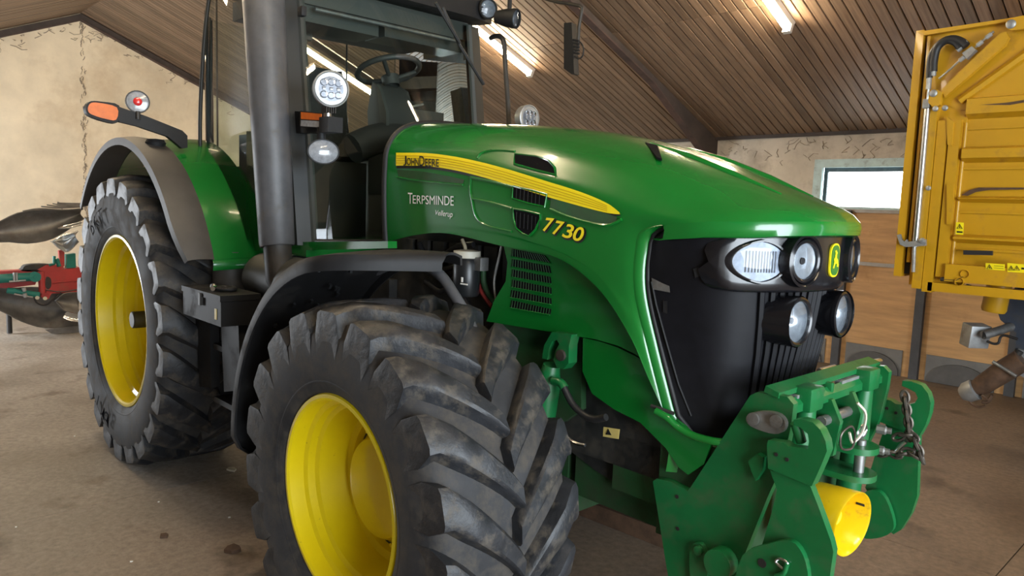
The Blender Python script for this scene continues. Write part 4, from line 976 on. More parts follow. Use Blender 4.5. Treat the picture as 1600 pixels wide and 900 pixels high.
# ---------------------------------------------------------------- front linkage
for s_ in (1, -1):
    def Y(px, py, y): p = ony(px, py, y); return Vector((p.x, p.y*s_, p.z))
    d = lambda t: (0, t*s_, 0)
    pl = prism('linkage_plate', [Y(*c, -.40) for c in [(1020, 752), (1026, 748), (1046, 752), (1074, 767), (1080, 760), (1172, 618), (1182, 613), (1230, 620), (1240, 632), (1236, 665), (1224, 720), (1214, 745), (1200, 775), (1180, 825), (1150, 900), (1138, 930), (1110, 960), (1055, 960), (1042, 890)]], d(.030), 'green_worn', T, .005)
    for h_ in ((1058, 776), (1059, 826)): lathe('bolt_hole', [(0, .007), (-.002, .007), (-.002, 0)], Y(*h_, -.401), (0, s_, 0), 'backing_dark', pl, 10)
    # oval pin cover
    pc = prism('pin_cover', [Y(*c, -.40) for c in closed_spline([(1171, 652), (1178, 644), (1200, 641), (1222, 646), (1232, 660), (1226, 674), (1208, 675), (1178, 664)], 3)], d(-.022), 'steel_dull', pl, .006)
    for c in ((1178, 654), (1214, 658)): lathe('pin_head', [(0, .020), (-.010, .020), (-.012, 0)], Y(*c, -.423), (0, s_, 0), 'steel_dull', pc, 14)
    hp_ = prism('lower_link_eye', [Y(*c, -.40) for c in closed_spline([(1083, 855), (1090, 846), (1100, 848), (1106, 862), (1110, 890), (1104, 915), (1088, 915), (1082, 890)], 3)], d(-.018), 'green_worn', pl, .005)
    lathe('pin_head', [(0, .016), (-.014, .016), (-.018, 0)], Y(1093, 859, -.418), (0, s_, 0), 'green_worn', hp_, 12)
    prism('ear_bracket', [Y(*c, -.395) for c in [(1176, 718), (1190, 706), (1200, 712), (1198, 732), (1188, 748), (1182, 735)]], d(-.030), 'green_worn', pl, .006)
    # lifting arm with claw hook
    claw = [(1198, 695), (1200, 688), (1224, 692), (1232, 698), (1262, 702), (1264, 690), (1262, 678), (1250, 668), (1240, 664), (1240, 656), (1252, 655), (1270, 660), (1282, 672), (1290, 690), (1292, 705), (1284, 725), (1275, 745), (1268, 760), (1200, 732)]
    if s_ == 1: ck = prism('claw_hook', [Y(*c, -.455) for c in claw], d(.042), 'green_worn', T, .007, 3)
    else: ck = prism('claw_hook', [ony(*c, .415) for c in [(1370, 652), (1372, 628), (1380, 623), (1392, 626), (1399, 631), (1416, 633), (1429, 630), (1434, 622), (1430, 613), (1419, 607), (1409, 603), (1410, 595), (1424, 596), (1440, 602), (1450, 615), (1454, 630), (1452, 646), (1446, 664), (1436, 682), (1396, 668), (1374, 659)]], (0, .042, 0), 'green_worn', T, .005, 2)
    for c in (((1213, 710), (1230, 718)) if s_ == 1 else ((1386, 638), (1400, 645))): lathe('claw_hole', [(0, .006), (-.002, .006), (-.002, 0)], Y(*c, -.456) if s_ == 1 else ony(*c, .414), (0, 1, 0), 'backing_dark', ck, 10)
    if s_ == 1: tube('claw_pin', [Y(1243, 661, -.44), Y(1252, 690, -.42)], .016, 'green_worn', ck, 10)
    if s_ == -1:
        prism('lower_link', [ony(*c, .425) for c in [(1384, 663), (1396, 666), (1436, 681), (1433, 775), (1424, 802), (1408, 828), (1396, 835), (1380, 822), (1352, 762), (1366, 715)]], (0, .03, 0), 'green_worn', T, .005)
        prism('link_cheek', [ony(*c, .39) for c in closed_spline([(1348, 772), (1368, 766), (1384, 780), (1396, 815), (1392, 832), (1370, 841), (1346, 838), (1340, 804)], 3)], (0, .025, 0), 'green_worn', T, .005)
    else: prism('lower_link', [Y(*c, -.448) for c in [(1203, 735), (1214, 737), (1265, 757), (1278, 790), (1298, 845), (1302, 862), (1296, 905), (1285, 950), (1160, 950), (1185, 870), (1206, 800), (1214, 765)]], d(.030), 'green_worn', T, .005)
    if s_ == 1: cap = prism('link_cheek', [Y(*c, -.47) for c in closed_spline([(1160, 868), (1200, 850), (1235, 845), (1255, 868), (1263, 905), (1260, 940), (1200, 960), (1150, 930)], 3)], d(.025), 'green_worn', T, .005)
    if s_ == 1: lathe('cheek_hole', [(0, .014), (-.002, .014), (-.002, 0)], Y(1191, 880, -.471), (0, s_, 0), 'backing_dark', cap, 14)
    if s_ == 1:
        tube('lynch_pin_ring', [Y(*c, -.478) for c in [(1212, 877), (1220, 873), (1230, 880), (1228, 890), (1220, 886)]], .004, 'steel', cap, 6, 5, closed=True)
        tube('lynch_pin', [Y(1212, 900, -.478), Y(1224, 896, -.478), Y(1230, 880, -.478)], .008, 'green_worn', cap, 8, 8)
    tube('lift_cylinder', [(4.18, s_*.235, 1.17), (4.165, s_*.235, .98), (4.15, s_*.235, .70)], [.030, .044, .044], 'green_worn', T, 18)
    obox('cylinder_clevis', (4.18, s_*.235, 1.185), (.07, .10, .08), 'green_worn', T, bevel=.012)
# cross bar on top with its pins
bar = prism('top_cross_bar', [(4.115, -.405, 1.215), (4.165, -.405, 1.205), (4.165, -.405, 1.222), (4.120, -.405, 1.236)], (0, .81, 0), 'green_worn', T, .004)
prism('cross_bar_web', [(4.170, -.395, 1.155), (4.190, -.395, 1.150), (4.190, -.395, 1.175), (4.170, -.395, 1.195)], (0, .79, 0), 'green_worn', bar, .004)
for y in (-.22, .12): box('slot_plate', (4.150, y-.08, 1.178), (4.176, y+.09, 1.200), 'galvanised', bar, .003)
for y in (-.385, -.06, .27, .385): obox('bar_lug', (4.165, y, 1.19), (.045, .024, .042), 'green_worn', bar, bevel=.008)
tube('bar_pin', [(4.13, .36, 1.215), (4.13, .50, 1.208)], .012, 'steel', bar, 10)
tube('bar_pin', [(4.10, .15, 1.222), (4.10, .02, 1.225)], .010, 'steel', bar, 10)
# top link bracket in the middle
for y in (-.085, .085): prism('top_link_cheek', [(4.02, y-.012, 1.16), (4.20, y-.012, 1.16), (4.235, y-.012, 1.09), (4.22, y-.012, .97), (4.12, y-.012, .92), (4.02, y-.012, .92)], (0, .024, 0), 'green_worn', T, .01)
tube('top_link_pin', [(4.19, -.14, 1.09), (4.19, .14, 1.09)], .018, 'steel_dull', T, 10)
tube('pin_clip', [(4.24, .02, 1.14), (4.26, .05, 1.10), (4.25, .06, 1.03), (4.24, .02, 1.00), (4.25, -.03, 1.02), (4.25, -.05, 1.05)], .005, 'cream', T, 6, 20)
tube('clip_wire', [(4.24, -.09, 1.05), (4.25, -.04, 1.07), (4.25, .0, 1.03), (4.25, -.02, .99), (4.24, -.08, 1.00)], .004, 'chain_steel', T, 6, 6, closed=True)
# ball-hitch jaw: two plates with an upright pin and ring handle
for z in (.945, .845):
    pts = [(4.02, .05, z), (4.02, .20, z)]+[(4.21+.075*math.cos(a), .125+.075*math.sin(a), z) for a in [math.pi/2-i*math.pi/10 for i in range(11)]]
    prism('hitch_jaw', pts, (0, 0, .022), 'green_worn', T, .005)
hpn = tube('hitch_pin', [(4.225, .125, .84), (4.225, .125, .985)], .018, 'steel_dull', T, 12)
tube('pin_ring', [(4.225, .125+math.cos(a)*.038, 1.015+math.sin(a)*.022) for a in [i*math.pi/8 for i in range(16)]], .0055, 'steel', hpn, 6, closed=True)
box('linkage_block', (3.72, -.37, .60), (4.06, .37, .98), 'green_dirt_shade', T, .02)
box('linkage_back', (4.04, -.37, .62), (4.07, .37, 1.10), 'green_dirt_shade', T, .01)
tube('cross_shaft', [(4.02, -.45, .62), (4.02, .45, .62)], .05, 'green_worn', T, 16)
# power take-off guard cone
pc_ = ony(1337, 815, 0); pin_ = Vector((pc_.x-.155, 0, pc_.z+.005))
pg = lathe('pto_guard', [(0, .082), (.01, .094), (.07, .104), (.150, .116), (.156, .114), (.150, .110), (.02, .090), (.02, .03), (.10, .026), (.10, 0)], pin_, (1, -.13, -.07), 'pto_yellow', T, 44, 35)
obox('guard_slot', pin_+Vector((.135, .088, .03)), (.03, .018, .010), 'rubber_dark', pg, bevel=.002)
for k in range(7): obox('paint_chip', pin_+Vector((.04+random.uniform(0, .05), -.072+random.uniform(-.02, .04), .083-random.uniform(0, .03))), (.014, .006, .003), 'dark_metal', pg, (random.random(), random.random(), 0), 0)
# silver nuts behind the left claw
for z in (.98, .90): lathe('linkage_nut', [(0, .018), (.03, .018), (.035, .012), (.05, .012), (.05, 0)], (4.20, .335, z), (1, .2, 0), 'steel_dull', T, 8)
# ---------------------------------------------------------------- chain hung on the left claw
CH = thing('chain', 'rusty steel chain hung over the left claw hook of the tractor', 'chain', (0, 0, 0))
def chain(pts, nlink, parent, r=.0062, L=.020):
    ps = [Vector(p) for p in spline(pts, nlink)]
    for i, p in enumerate(ps):
        t = (ps[min(i+1, nlink-1)]-ps[max(i-1, 0)]).normalized(); q = t.orthogonal().normalized()
        q = Matrix.Rotation(math.pi/2*(i % 2)+.6, 3, t) @ q
        ring = [p+t*math.cos(a)*L*1.15+q*math.sin(a)*L*.62 for a in [k*math.pi/6 for k in range(12)]]
        tube('chain_link', ring, r, 'chain_steel', parent, 6, closed=True)
chain([ony(x, y, .380) for x, y in [(1414, 620), (1416, 634), (1418, 650), (1420, 665), (1421, 680)]], 7, CH)
chain([ony(x, y, .372) for x, y in [(1404, 683), (1416, 680), (1428, 684), (1434, 700), (1440, 715)]], 6, CH)
chain([ony(x, y, .366) for x, y in [(1380, 708), (1392, 706), (1404, 712), (1418, 706), (1428, 712)]], 6, CH)
tube('shackle', [ony(x, y, .37) for x, y in [(1400, 706), (1408, 696), (1415, 690)]], .009, 'steel', CH, 8, 8)
# coupling parts lying on the tool box
cp = thing('hose_coupling', 'small steel and black coupling lying on the tool box lid', 'coupling', (1.36, -1.0, 1.274))
tube('ring', [(.05+math.cos(a)*.05, math.sin(a)*.04, .012) for a in [i*math.pi/8 for i in range(16)]], .012, 'rubber_dark', cp, 8, closed=True)
lathe('fitting', [(0, .016), (.03, .016), (.035, .010), (.05, .010), (.05, 0)], (-.03, -.04, .018), (1, -.2, 0), 'steel', cp, 8)
lathe('fitting', [(0, .013), (.035, .013), (.035, 0)], (.03, -.05, .016), (.6, -.6, 0), 'chrome', cp, 8)
# ================================================================== THE TRAILER
TR = thing('trailer', 'ochre yellow silage trailer with ribbed side and hydraulic tailgate gear', 'trailer', (5.0, 4.6, 0))
def TY(px, py, y=3.5): return ony(px, py, y)-Vector((5.0, 4.6, 0))
def tplate(name, px, y, th, mat, parent, bevel=.004): return prism(name, [TY(a, b_, y) for a, b_ in px], (0, th, 0), mat, parent, bevel)
def X3(px): return ony(px, 250, 3.5).x-5.0
ztop, zbot = 3.165, 1.335
yf = 3.5-4.6
body = box('body', (X3(1500), yf+.05, zbot), (3.0, yf+2.25, 3.16), 'trailer_yellow', TR, .01)
box('front_post', (X3(1415), yf-.03, 1.34), (X3(1427), yf+2.25, ztop), 'trailer_yellow', TR, .006)
box('post_gap', (X3(1427), yf+.03, 1.36), (X3(1436), yf+2.2, 3.12), 'backing_dark', TR, 0)
box('guide_strip', (X3(1432), yf-.01, 1.45), (X3(1436.5), yf+.04, 3.12), 'trailer_yellow', TR, .004)
box('corner_post', (X3(1446), yf-.04, 1.26), (X3(1460), yf+.06, 2.62), 'trailer_yellow', TR, .006)
box('side_post', (X3(1461), yf-.02, 1.24), (X3(1477), yf+.06, 2.50), 'trailer_yellow', TR, .008)
box('post_back', (X3(1436), yf+.03, 1.28), (X3(1503), yf+.12, 3.0), 'trailer_yellow', TR, .004)
box('hinge_channel', (X3(1480), yf-.012, 1.36), (X3(1497), yf+.05, 2.50), 'trailer_yellow', TR, .008)
tube('tailgate_rod', [TY(1449, 170, 3.44), TY(1430, 385, 3.44)], .021, 'steel', TR, 14)
tube('rod_sleeve', [TY(1429, 372, 3.44), TY(1427, 425, 3.44)], .014, 'galvanised', TR, 10)
rod_eye = obox('rod_eye', TY(1448, 162, 3.44), (.05, .04, .07), 'galvanised', TR, bevel=.01)
# ribbed side panel: separate pressed ribs
side_bm = [(150, 160, 'upper'), ]
for (ya, yb, dep) in ((152, 186, .05), (229, 254, .05), (306, 316, .045), (366, 380, .05)):
    a, b_ = TY(1502, ya), TY(1502, yb)
    prism('side_rib', [(X3(1503), yf+.05, a.z), (X3(1503), yf-.028, a.z-.02), (X3(1503), yf-.028, b_.z+.03), (X3(1503), yf+.05, b_.z)], (2.6, 0, 0), 'trailer_yellow', body, .008)
for ya in (201, 263, 331, 389): 
    a = TY(1502, ya); box('side_fold', (X3(1503), yf+.03, a.z-.008), (2.9, yf+.052, a.z+.008), 'trailer_yellow', body, .004)
tube('panel_weld', [(X3(1501), yf+.04, z) for z in (1.40, 1.8, 2.2, 2.48)], .016, 'trailer_yellow', body, 8)
tplate('paint_scrape', [(1502, 305), (1515, 297), (1530, 293), (1600, 293), (1600, 296), (1545, 297), (1525, 300), (1512, 306)], 3.53, .002, 'rust_brown', body, 0)
tplate('paint_scrape', [(1530, 164), (1575, 160), (1600, 156), (1600, 160), (1578, 164)], 3.47, .002, 'rust_brown', body, 0)
tplate('handle_recess', [(1479, 288), (1490, 288), (1490, 310), (1486, 352), (1479, 350)], 3.47, .02, 'trailer_yellow', TR, .006)
tplate('hinge_strap', [(1479, 182), (1490, 190), (1487, 228), (1480, 226)], 3.47, .02, 'trailer_yellow', TR, .006)
# upper folding flap and its arm
up_ = tplate('upper_flap', [(1447, 53), (1572, 30), (1640, 22), (1640, 168), (1500, 172), (1462, 158), (1452, 120)], 3.52, .03, 'trailer_yellow', TR, .004)
tplate('flap_rim', [(1432, 50), (1572, 29), (1640, 18), (1640, 24), (1572, 34), (1445, 55)], 3.46, .06, 'trailer_yellow', up_, .004)
tube('flap_rib', [TY(1500, 158, 3.51), TY(1560, 115, 3.51), TY(1640, 58, 3.51)], .030, 'trailer_yellow', up_, 6)
arm_ = tplate('lift_arm', [(1470, 140), (1562, 52), (1572, 50), (1576, 58), (1570, 70), (1476, 152)], 3.44, .05, 'trailer_yellow', TR, .006)
tplate('arm_head', closed_spline([(1572, 34), (1582, 28), (1600, 24), (1630, 20), (1630, 38), (1600, 45), (1580, 47), (1572, 42)], 3), 3.42, .05, 'trailer_yellow', arm_, .006)
tplate('arm_foot', [(1452, 146), (1462, 139), (1472, 144), (1468, 164), (1458, 168), (1450, 160)], 3.42, .05, 'trailer_yellow', arm_, .006)
for c, r in (((1580, 38), .030), ((1459, 146), .026), ((1462, 170), .020), ((1477, 169), .020), ((1451, 294), .018)): lathe('bolt', [(0, r), (-.012, r), (-.02, r*.6), (-.02, 0)], TY(*c, 3.42), (0, 1, 0), 'galvanised', arm_, 16, 40)
tube('hydraulic_hose', [TY(x, y, 3.42) for x, y in [(1458, 112), (1459, 95), (1464, 75), (1476, 64), (1490, 61), (1502, 65), (1510, 72)]], .028, 'hose', TR, 12, 30)
tube('hydraulic_hose', [TY(x, y, 3.42) for x, y in [(1452, 122), (1453, 100), (1457, 82), (1468, 68), (1480, 64), (1492, 67), (1500, 76)]], .022, 'hose', TR, 12, 30)
vb = tplate('valve_block', [(1503, 83), (1518, 72), (1525, 78), (1510, 92)], 3.41, .05, 'galvanised', TR, .005)
tube('valve_pipe', [TY(1524, 74, 3.43), TY(1540, 60, 3.43), TY(1553, 49, 3.43)], .009, 'steel', vb, 8)
tube('valve_pipe', [TY(1504, 90, 3.43), TY(1486, 107, 3.43), TY(1467, 123, 3.43)], .008, 'steel', vb, 8)
for c in ((1545, 56), (1531, 68), (1503, 92), (1500, 76), (1508, 68)): lathe('fitting', [(-.02, .016), (.02, .016), (.02, 0)], TY(*c, 3.42), (1, 0, .8), 'galvanised', vb, 8)
for c in ((1459, 112), (1452, 121), (1451, 133)): lathe('fitting', [(-.03, .018), (.03, .018), (.03, 0)], TY(*c, 3.42), (0, 0, 1), 'galvanised', vb, 8)
tube('valve_pipe', [TY(1452, 128, 3.42), TY(1449, 158, 3.43)], .009, 'steel', vb, 8)
# latch hook, handle, stickers
lt = tplate('latch_hook', [(1401, 367), (1406, 366), (1408, 374), (1413, 378), (1416, 374), (1418, 378), (1446, 374), (1446, 384), (1415, 386), (1406, 382)], 3.41, .03, 'galvanised', TR, .004)
lathe('bolt', [(0, .022), (-.015, .018), (-.02, 0)], TY(1441, 376, 3.41), (0, 1, 0), 'galvanised', lt, 14)
hd = tplate('black_handle', [(1505, 391), (1550, 392), (1550, 399), (1505, 398)], 3.44, .03, 'rubber_dark', TR, .008)
def sticker(px, tri, lines):
    s = tplate('warning_sticker', px, 3.449, .002, 'decal_yellow', body, 0)
    for (x, y, r) in tri:
        tube('warning_triangle', [TY(x-r, y+r*.8, 3.446), TY(x, y-r*.9, 3.446), TY(x+r, y+r*.8, 3.446)], .003, 'decal_black', s, 4, closed=True)
        tplate('warning_symbol', [(x-r*.25, y+r*.5), (x, y-r*.4), (x+r*.25, y+r*.5)], 3.446, .001, 'decal_black', s, 0)
    for q in lines: tplate('sticker_print', q, 3.446, .001, 'decal_black', s, 0)
box('lower_sill', (X3(1497), yf-.045, 1.335), (2.9, yf+.05, 1.46), 'trailer_yellow', body, .008)
sticker([(1494, 347), (1506, 348), (1505, 367), (1493, 366)], [(1499.5, 354, 4)], [[(1495, 361), (1504, 361.5), (1504, 364), (1495, 363.5)]])
sticker([(1540, 411), (1570, 413), (1570, 423), (1540, 421)], [(1546, 417, 4)], [[(1553, 415), (1568, 416), (1568, 416.6), (1553, 415.6)], [(1553, 418.5), (1568, 419.5), (1568, 420), (1553, 419)]])
sticker([(1574, 411), (1612, 414), (1612, 427), (1574, 425)], [(1580, 419, 4), (1589, 419, 4)], [[(1596, 418), (1610, 419), (1610, 422), (1596, 421)]])
box('chassis_beam', (X3(1470), yf-.02, 1.25), (2.9, yf+.03, 1.315), 'trailer_yellow', TR, .006)
tplate('painted_beam_shadow', [(1524, 425), (1600, 431), (1600, 434), (1524, 428)], 3.475, .004, 'rubber_dark', TR, 0)  # thin dark strip painted as the shadow line under the sill
tplate('lock_lever', [(1496, 453), (1506, 450), (1510, 444), (1517, 446), (1513, 454), (1502, 457), (1496, 457)], 3.5, .03, 'rubber_dark', TR, .004)
tube('lock_rod', [TY(1470, 436, 3.47), TY(1495, 438, 3.47), TY(1506, 432, 3.47)], .016, 'dark_metal', TR, 8)
for c in ((1509, 428), (1500, 440)): lathe('lock_roller', [(-.03, .028), (.03, .028), (.03, 0)], TY(*c, 3.47), (0, 1, 0), 'trailer_yellow', TR, 14)
# frame below with drawbar, jack and shaft
lathe('leg_socket', [(-.11, .075), (-.09, .085), (.12, .080)], TY(1557, 465, 3.9), (.1, 0, 1), 'trailer_yellow', TR, 24, 40)
fr2 = tplate('drawbar_frame', [(1556, 480), (1580, 452), (1680, 452), (1680, 620), (1605, 600), (1585, 560), (1588, 520), (1563, 500)], 4.2, .25, 'trailer_frame', TR, .02)
jb = obox('jack_box', TY(1524, 524, 4.05), (.13, .16, .18), 'galvanised', TR, (0, .12, -.75), .012)
tube('jack_tube', [TY(1536, 524, 3.95), TY(1560, 517, 4.05), TY(1590, 507, 4.3)], .034, 'steel_dull', TR, 14)
lathe('tube_mouth', [(0, .026), (.004, .026), (.004, 0)], TY(1536, 524, 3.935), (-1, -.3, 0), 'backing_dark', TR, 14)
tube('jack_hose', [TY(x, y, 3.98) for x, y in [(1542, 533), (1552, 537), (1560, 536), (1563, 527), (1570, 524), (1590, 530)]], .010, 'hose', TR, 8, 20)
tplate('drawbar_head', [(1566, 565), (1590, 545), (1640, 560), (1640, 610), (1580, 580), (1570, 575)], 4.15, .2, 'galvanised', TR, .015)
tube('drawbar_knuckle', [TY(1583, 562, 4.12), TY(1593, 548, 4.12)], .03, 'dark_metal', TR, 10)
sh = tube('drive_shaft', [TY(1598, 562, 4.1), TY(1568, 580, 4.1), TY(1536, 601, 4.1), TY(1524, 608, 4.1)], [.085, .085, .075, .06], 'rust_brown', TR, 20)
tube('shaft_clamp', [TY(1551, 565, 4.0), TY(1588, 588, 4.0)], .014, 'steel_dull', sh, 8)
lathe('shaft_bell', [(-.03, .05), (-.02, .085), (.05, .080), (.09, .05), (.09, 0)], TY(1520, 610, 4.1), (-1, 0, -.65), 'galvanised', sh, 24, 40)
tube('shaft_chain', [TY(x, y, 4.08) for x, y in [(1511, 620), (1518, 631), (1530, 636), (1540, 634)]], .010, 'rust_brown', sh, 6, 12)
tube('shaft_yoke', [TY(x, y, 4.05) for x, y in [(1534, 618), (1545, 624), (1550, 616), (1544, 628), (1534, 628)]], .012, 'rust_brown', sh, 6, 14)
for xw in (1.2, 2.2):
    for yw in (yf+.25, yf+2.0):
        w_ = lathe('trailer_wheel', [(-.13, .30), (-.15, .45), (-.12, .54), (.12, .54), (.15, .45), (.13, .30)], (xw, yw, .54), (0, 1, 0), 'rubber', TR, 40, 40)
        lathe('wheel_disc', [(-.10, .30), (-.04, .12), (-.04, 0)], (xw, yw, .54), (0, 1, 0), 'galvanised', w_, 30, 40)
for yw in (yf+.7, yf+1.5): box('chassis_rail', (-.9, yw, 1.02), (2.9, yw+.12, 1.28), 'trailer_frame', TR, .01)
for xw in (1.2, 2.2): tube('trailer_axle', [(xw, yf+.25, .54), (xw, yf+2.0, .54)], .06, 'trailer_frame', TR, 10); box('axle_stand', (xw-.06, yf+.72, .54), (xw+.06, yf+1.6, 1.04), 'trailer_frame', TR, .01)
# ================================================================== THE PLOUGH
PX = -5.1
PL = thing('plough', 'red reversible plough with teal cylinders and worn steel mouldboards', 'plough', (PX, -.7, 0))
O_ = Vector((PX, -.7, 0))
def PP(px, py, x=PX): return onx(px, py, x)-O_
def sheet(name, top, bot, mat, x, curve, parent=PL, n=22, th=.012, tilt=0):
    a = spline(top, n); b_ = spline(bot, n); R_ = []
    for i, ((x0, y0), (x1, y1)) in enumerate(zip(a, b_)):
        u = i/(n-1)
        R_.append([PP(x0+(x1-x0)*k/6, y0+(y1-y0)*k/6, x)+Vector((curve*math.sin(math.pi*k/6)+tilt*u, 0, 0)) for k in range(7)])
    return grid(name, R_, mat, parent, 60, th)
mb = sheet('mouldboard', [(-150, 430), (-70, 375), (0, 345), (24, 333), (62, 327), (100, 328), (128, 326)], [(-145, 432), (-70, 395), (0, 379), (40, 381), (75, 376), (100, 364), (132, 342)], 'plow_steel', PX, -.14)
sheet('mouldboard_strip', [(35, 329), (62, 325), (100, 327), (130, 325)], [(36, 331), (62, 328), (100, 329.5), (130, 328)], 'plow_steel', PX+.04, -.01)
for k in range(4):
    sheet('mouldboard', [(64+k*9, 321.5-k*2.2), (95, 323.5-k*2.4), (134, 322-k*1.6)], [(68+k*9, 324-k*2.2), (95, 326-k*2.4), (134, 324-k*1.6)], 'plow_steel', PX-.25-.35*k, -.02)
sheet('share_point', [(90, 356), (106, 351), (128, 346)], [(92, 358), (108, 357), (128, 352)], 'plow_bright', PX+.05, -.01)
sheet('skim_body', [(82, 377), (95, 368), (112, 363), (122, 360)], [(83, 379), (90, 387), (106, 394), (124, 378)], 'plow_bright', PX+.10, -.16, n=12)
sheet('mouldboard', [(-150, 430), (-60, 440), (0, 450), (50, 448), (92, 455), (128, 450)], [(-150, 432), (-60, 458), (0, 486), (34, 503), (72, 513), (128, 509)], 'plow_steel', PX, -.16)
sheet('share_point', [(104, 486), (122, 490), (136, 492)], [(98, 497), (110, 502), (134, 505)], 'plow_bright', PX+.10, -.02, n=8)
sheet('skim_body', [(85, 470), (100, 458), (122, 456)], [(87, 472), (102, 487), (124, 492)], 'plow_steel', PX+.08, -.10, n=10)
prism('landside', [PP(*c) for c in [(70, 515), (128, 509), (130, 521), (80, 521)]], (-.10, 0, 0), 'plow_steel', PL, .006)
bmn = prism('main_beam', [PP(*c) for c in [(68, 424), (126, 418), (134, 440), (134, 456), (74, 459), (70, 450)]], (-.22, 0, 0), 'plow_red', PL, .015)
prism('beam_pocket', [PP(*c)+Vector((.004, 0, 0)) for c in closed_spline([(72, 433), (79, 435), (80, 446), (76, 452), (71, 448)], 3)], (-.01, 0, 0), 'dark_metal', bmn, 0)
tube('beam_rib', [PP(82, 442)+Vector((.006, 0, 0)), PP(132, 437)+Vector((.006, 0, 0))], .010, 'plow_red', bmn, 8)
prism('cross_frame', [PP(*c) for c in [(-80, 470), (-40, 436), (0, 424), (58, 421), (60, 432), (55, 445), (0, 452), (-60, 480)]], (-.16, 0, 0), 'plow_red', PL, .012)
tube('frame_pillar', [PP(63, 424)+Vector((.03, 0, 0)), PP(65, 458)+Vector((.03, 0, 0))], .035, 'plow_red', PL, 12)
prism('frame_bracket', [PP(*c)+Vector((.01, 0, 0)) for c in [(58, 421), (72, 414), (98, 414), (100, 420), (70, 426)]], (-.2, 0, 0), 'plow_red', PL, .008)
prism('tall_bracket', [PP(*c) for c in [(92, 392), (98, 390), (101, 395), (101, 416), (94, 418)]], (-.06, 0, 0), 'plow_red', PL, .006)
prism('lower_lug', [PP(*c)+Vector((.02, 0, 0)) for c in [(66, 456), (80, 458), (76, 466), (70, 469), (64, 463)]], (-.1, 0, 0), 'plow_red', PL, .006)
cy1 = tube('turnover_cylinder', [PP(-60, 440)+Vector((.10, 0, 0)), PP(0, 434)+Vector((.10, 0, 0)), PP(50, 431)+Vector((.10, 0, 0))], .052, 'plow_green', PL, 16)
lathe('cylinder_eye', [(0, .060), (.05, .060), (.05, .022), (.054, .02), (.054, 0)], PP(51, 431)+Vector((.10, 0, 0)), (1, 0, 0), 'plow_green', cy1, 20)
for c in ((18, 431), (22, 430)): tube('cylinder_fitting', [PP(c[0], 424)+Vector((.15, 0, 0)), PP(c[0], 437)+Vector((.16, 0, 0))], .012, 'galvanised', cy1, 8)
tube('cylinder_pipe', [PP(10, 438)+Vector((.16, 0, 0)), PP(36, 436)+Vector((.16, 0, 0))], .010, 'galvanised', cy1, 8)
cy2 = tube('lower_cylinder', [PP(8, 452)+Vector((.12, 0, 0)), PP(58, 459)+Vector((.12, 0, 0))], .034, 'plow_green', PL, 14)
for c in ((32, 449), (34, 458)): tube('cylinder_fitting', [PP(c[0], c[1]-2)+Vector((.16, 0, 0)), PP(c[0]+2, c[1]+4)+Vector((.16, 0, 0))], .022, 'galvanised', cy2, 8)
tube('cylinder_pipe', [PP(18, 457)+Vector((.16, 0, 0)), PP(34, 460)+Vector((.16, 0, 0)), PP(46, 462)+Vector((.16, 0, 0))], .010, 'galvanised', cy2, 8, 8)
for c in ((54, 463), (66, 464)): lathe('pin_end', [(0, .022), (.012, .022), (.012, 0)], PP(*c)+Vector((.14, 0, 0)), (1, 0, 0), 'cream', PL, 12)
tube('hydraulic_hose', [PP(x, y)+Vector((.12, 0, 0)) for x, y in [(50, 455), (52, 468), (60, 474), (70, 474), (80, 466), (92, 456)]], .011, 'hose', PL, 8, 20)
tb_ = prism('valve_unit', [PP(*c) for c in [(104, 398), (118, 396), (119, 418), (104, 419)]], (-.1, 0, 0), 'plow_green', PL, .008)
tube('release_unit', [PP(84, 400)+Vector((.02, 0, 0)), PP(84, 412)+Vector((.02, 0, 0)), PP(76, 414)+Vector((.02, 0, 0))], .018, 'plow_green', PL, 10)
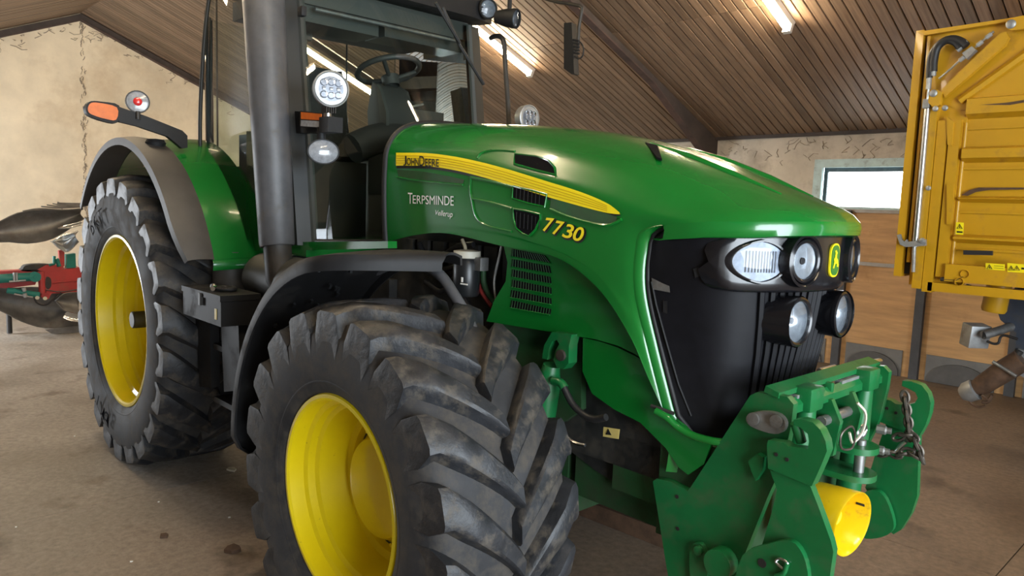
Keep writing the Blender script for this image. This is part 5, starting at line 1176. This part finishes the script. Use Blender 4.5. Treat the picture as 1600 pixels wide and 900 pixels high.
tube('release_unit', [PP(88, 404)+Vector((.02, 0, 0)), PP(92, 416)+Vector((.02, 0, 0))], .024, 'plow_green', PL, 10)
prism('support_wheel', [PP(*c) for c in closed_spline([(36, 420), (40, 415), (55, 413), (75, 413), (85, 416), (85, 424), (36, 424)], 2)], (-.15, 0, 0), 'rubber', PL, .01)
tube('support_leg', [PP(20, 452)+Vector((-.3, 0, 0)), (PP(20, 452)+Vector((-.3, 0, 0)))*1.0-Vector((0, 0, PP(20, 452).z-.01))], .03, 'dark_metal', PL, 8)
# ---------------------------------------------------------------- long plank and small litter on the floor
a, b_ = onz(886, 772, .10), onz(1030, 826, .10)
d = (b_-a).normalized(); a = a-d*.5; b_ = b_+d*1.0; nrm = Vector((-d.y, d.x, 0))*.13
pk = prism('timber_beam', [a, a+nrm, b_+nrm, b_], (0, 0, -.098), 'rust_brown', None, .006)
tag(pk, 'dark brown timber beam lying on the floor under the tractor', 'beam')
def litter(name, px, size, mat, label, cat, group=None):
    for c in px:
        p = onz(*c); bm = bmesh.new(); k = random.randint(5, 7); pts = []
        for i in range(k):
            a_ = 2*math.pi*i/k; r = size*random.uniform(.5, 1.1); pts.append(Vector((p.x+math.cos(a_)*r*1.3, p.y+math.sin(a_)*r, .0015)))
        o = prism(name, pts, (0, 0, size*.35), mat, None, size*.1, 1); tag(o, label, cat, group)
litter('dry_leaf', [(366, 861)], .045, 'rust_brown', 'dark curled leaf lying on the concrete behind the front tyre', 'leaf')
litter('dry_leaf', [(258, 838)], .028, 'rust_brown', 'small brown leaf lying on the concrete in front of the rear tyre', 'leaf')
litter('pale_stone', [(362, 735)], .030, 'cream', 'pale stone lying in the shadow between the tyres', 'stone')
for c_, l_ in (((25, 824), 'tiny white chip lying just in front of the straight floor joint'), ((248, 785), 'tiny white chip lying close to the end of the joint by the rear tyre'), ((358, 809), 'tiny white chip lying beside the front tyre on the concrete'),
               ((117, 682), 'tiny white chip lying on the floor outside the rear tyre'), ((205, 878), 'tiny white chip lying on the dark stain in front of the joint')):
    litter('white_chip', [c_], .008, 'decal_white', l_, 'chip', 'white chips on the floor')
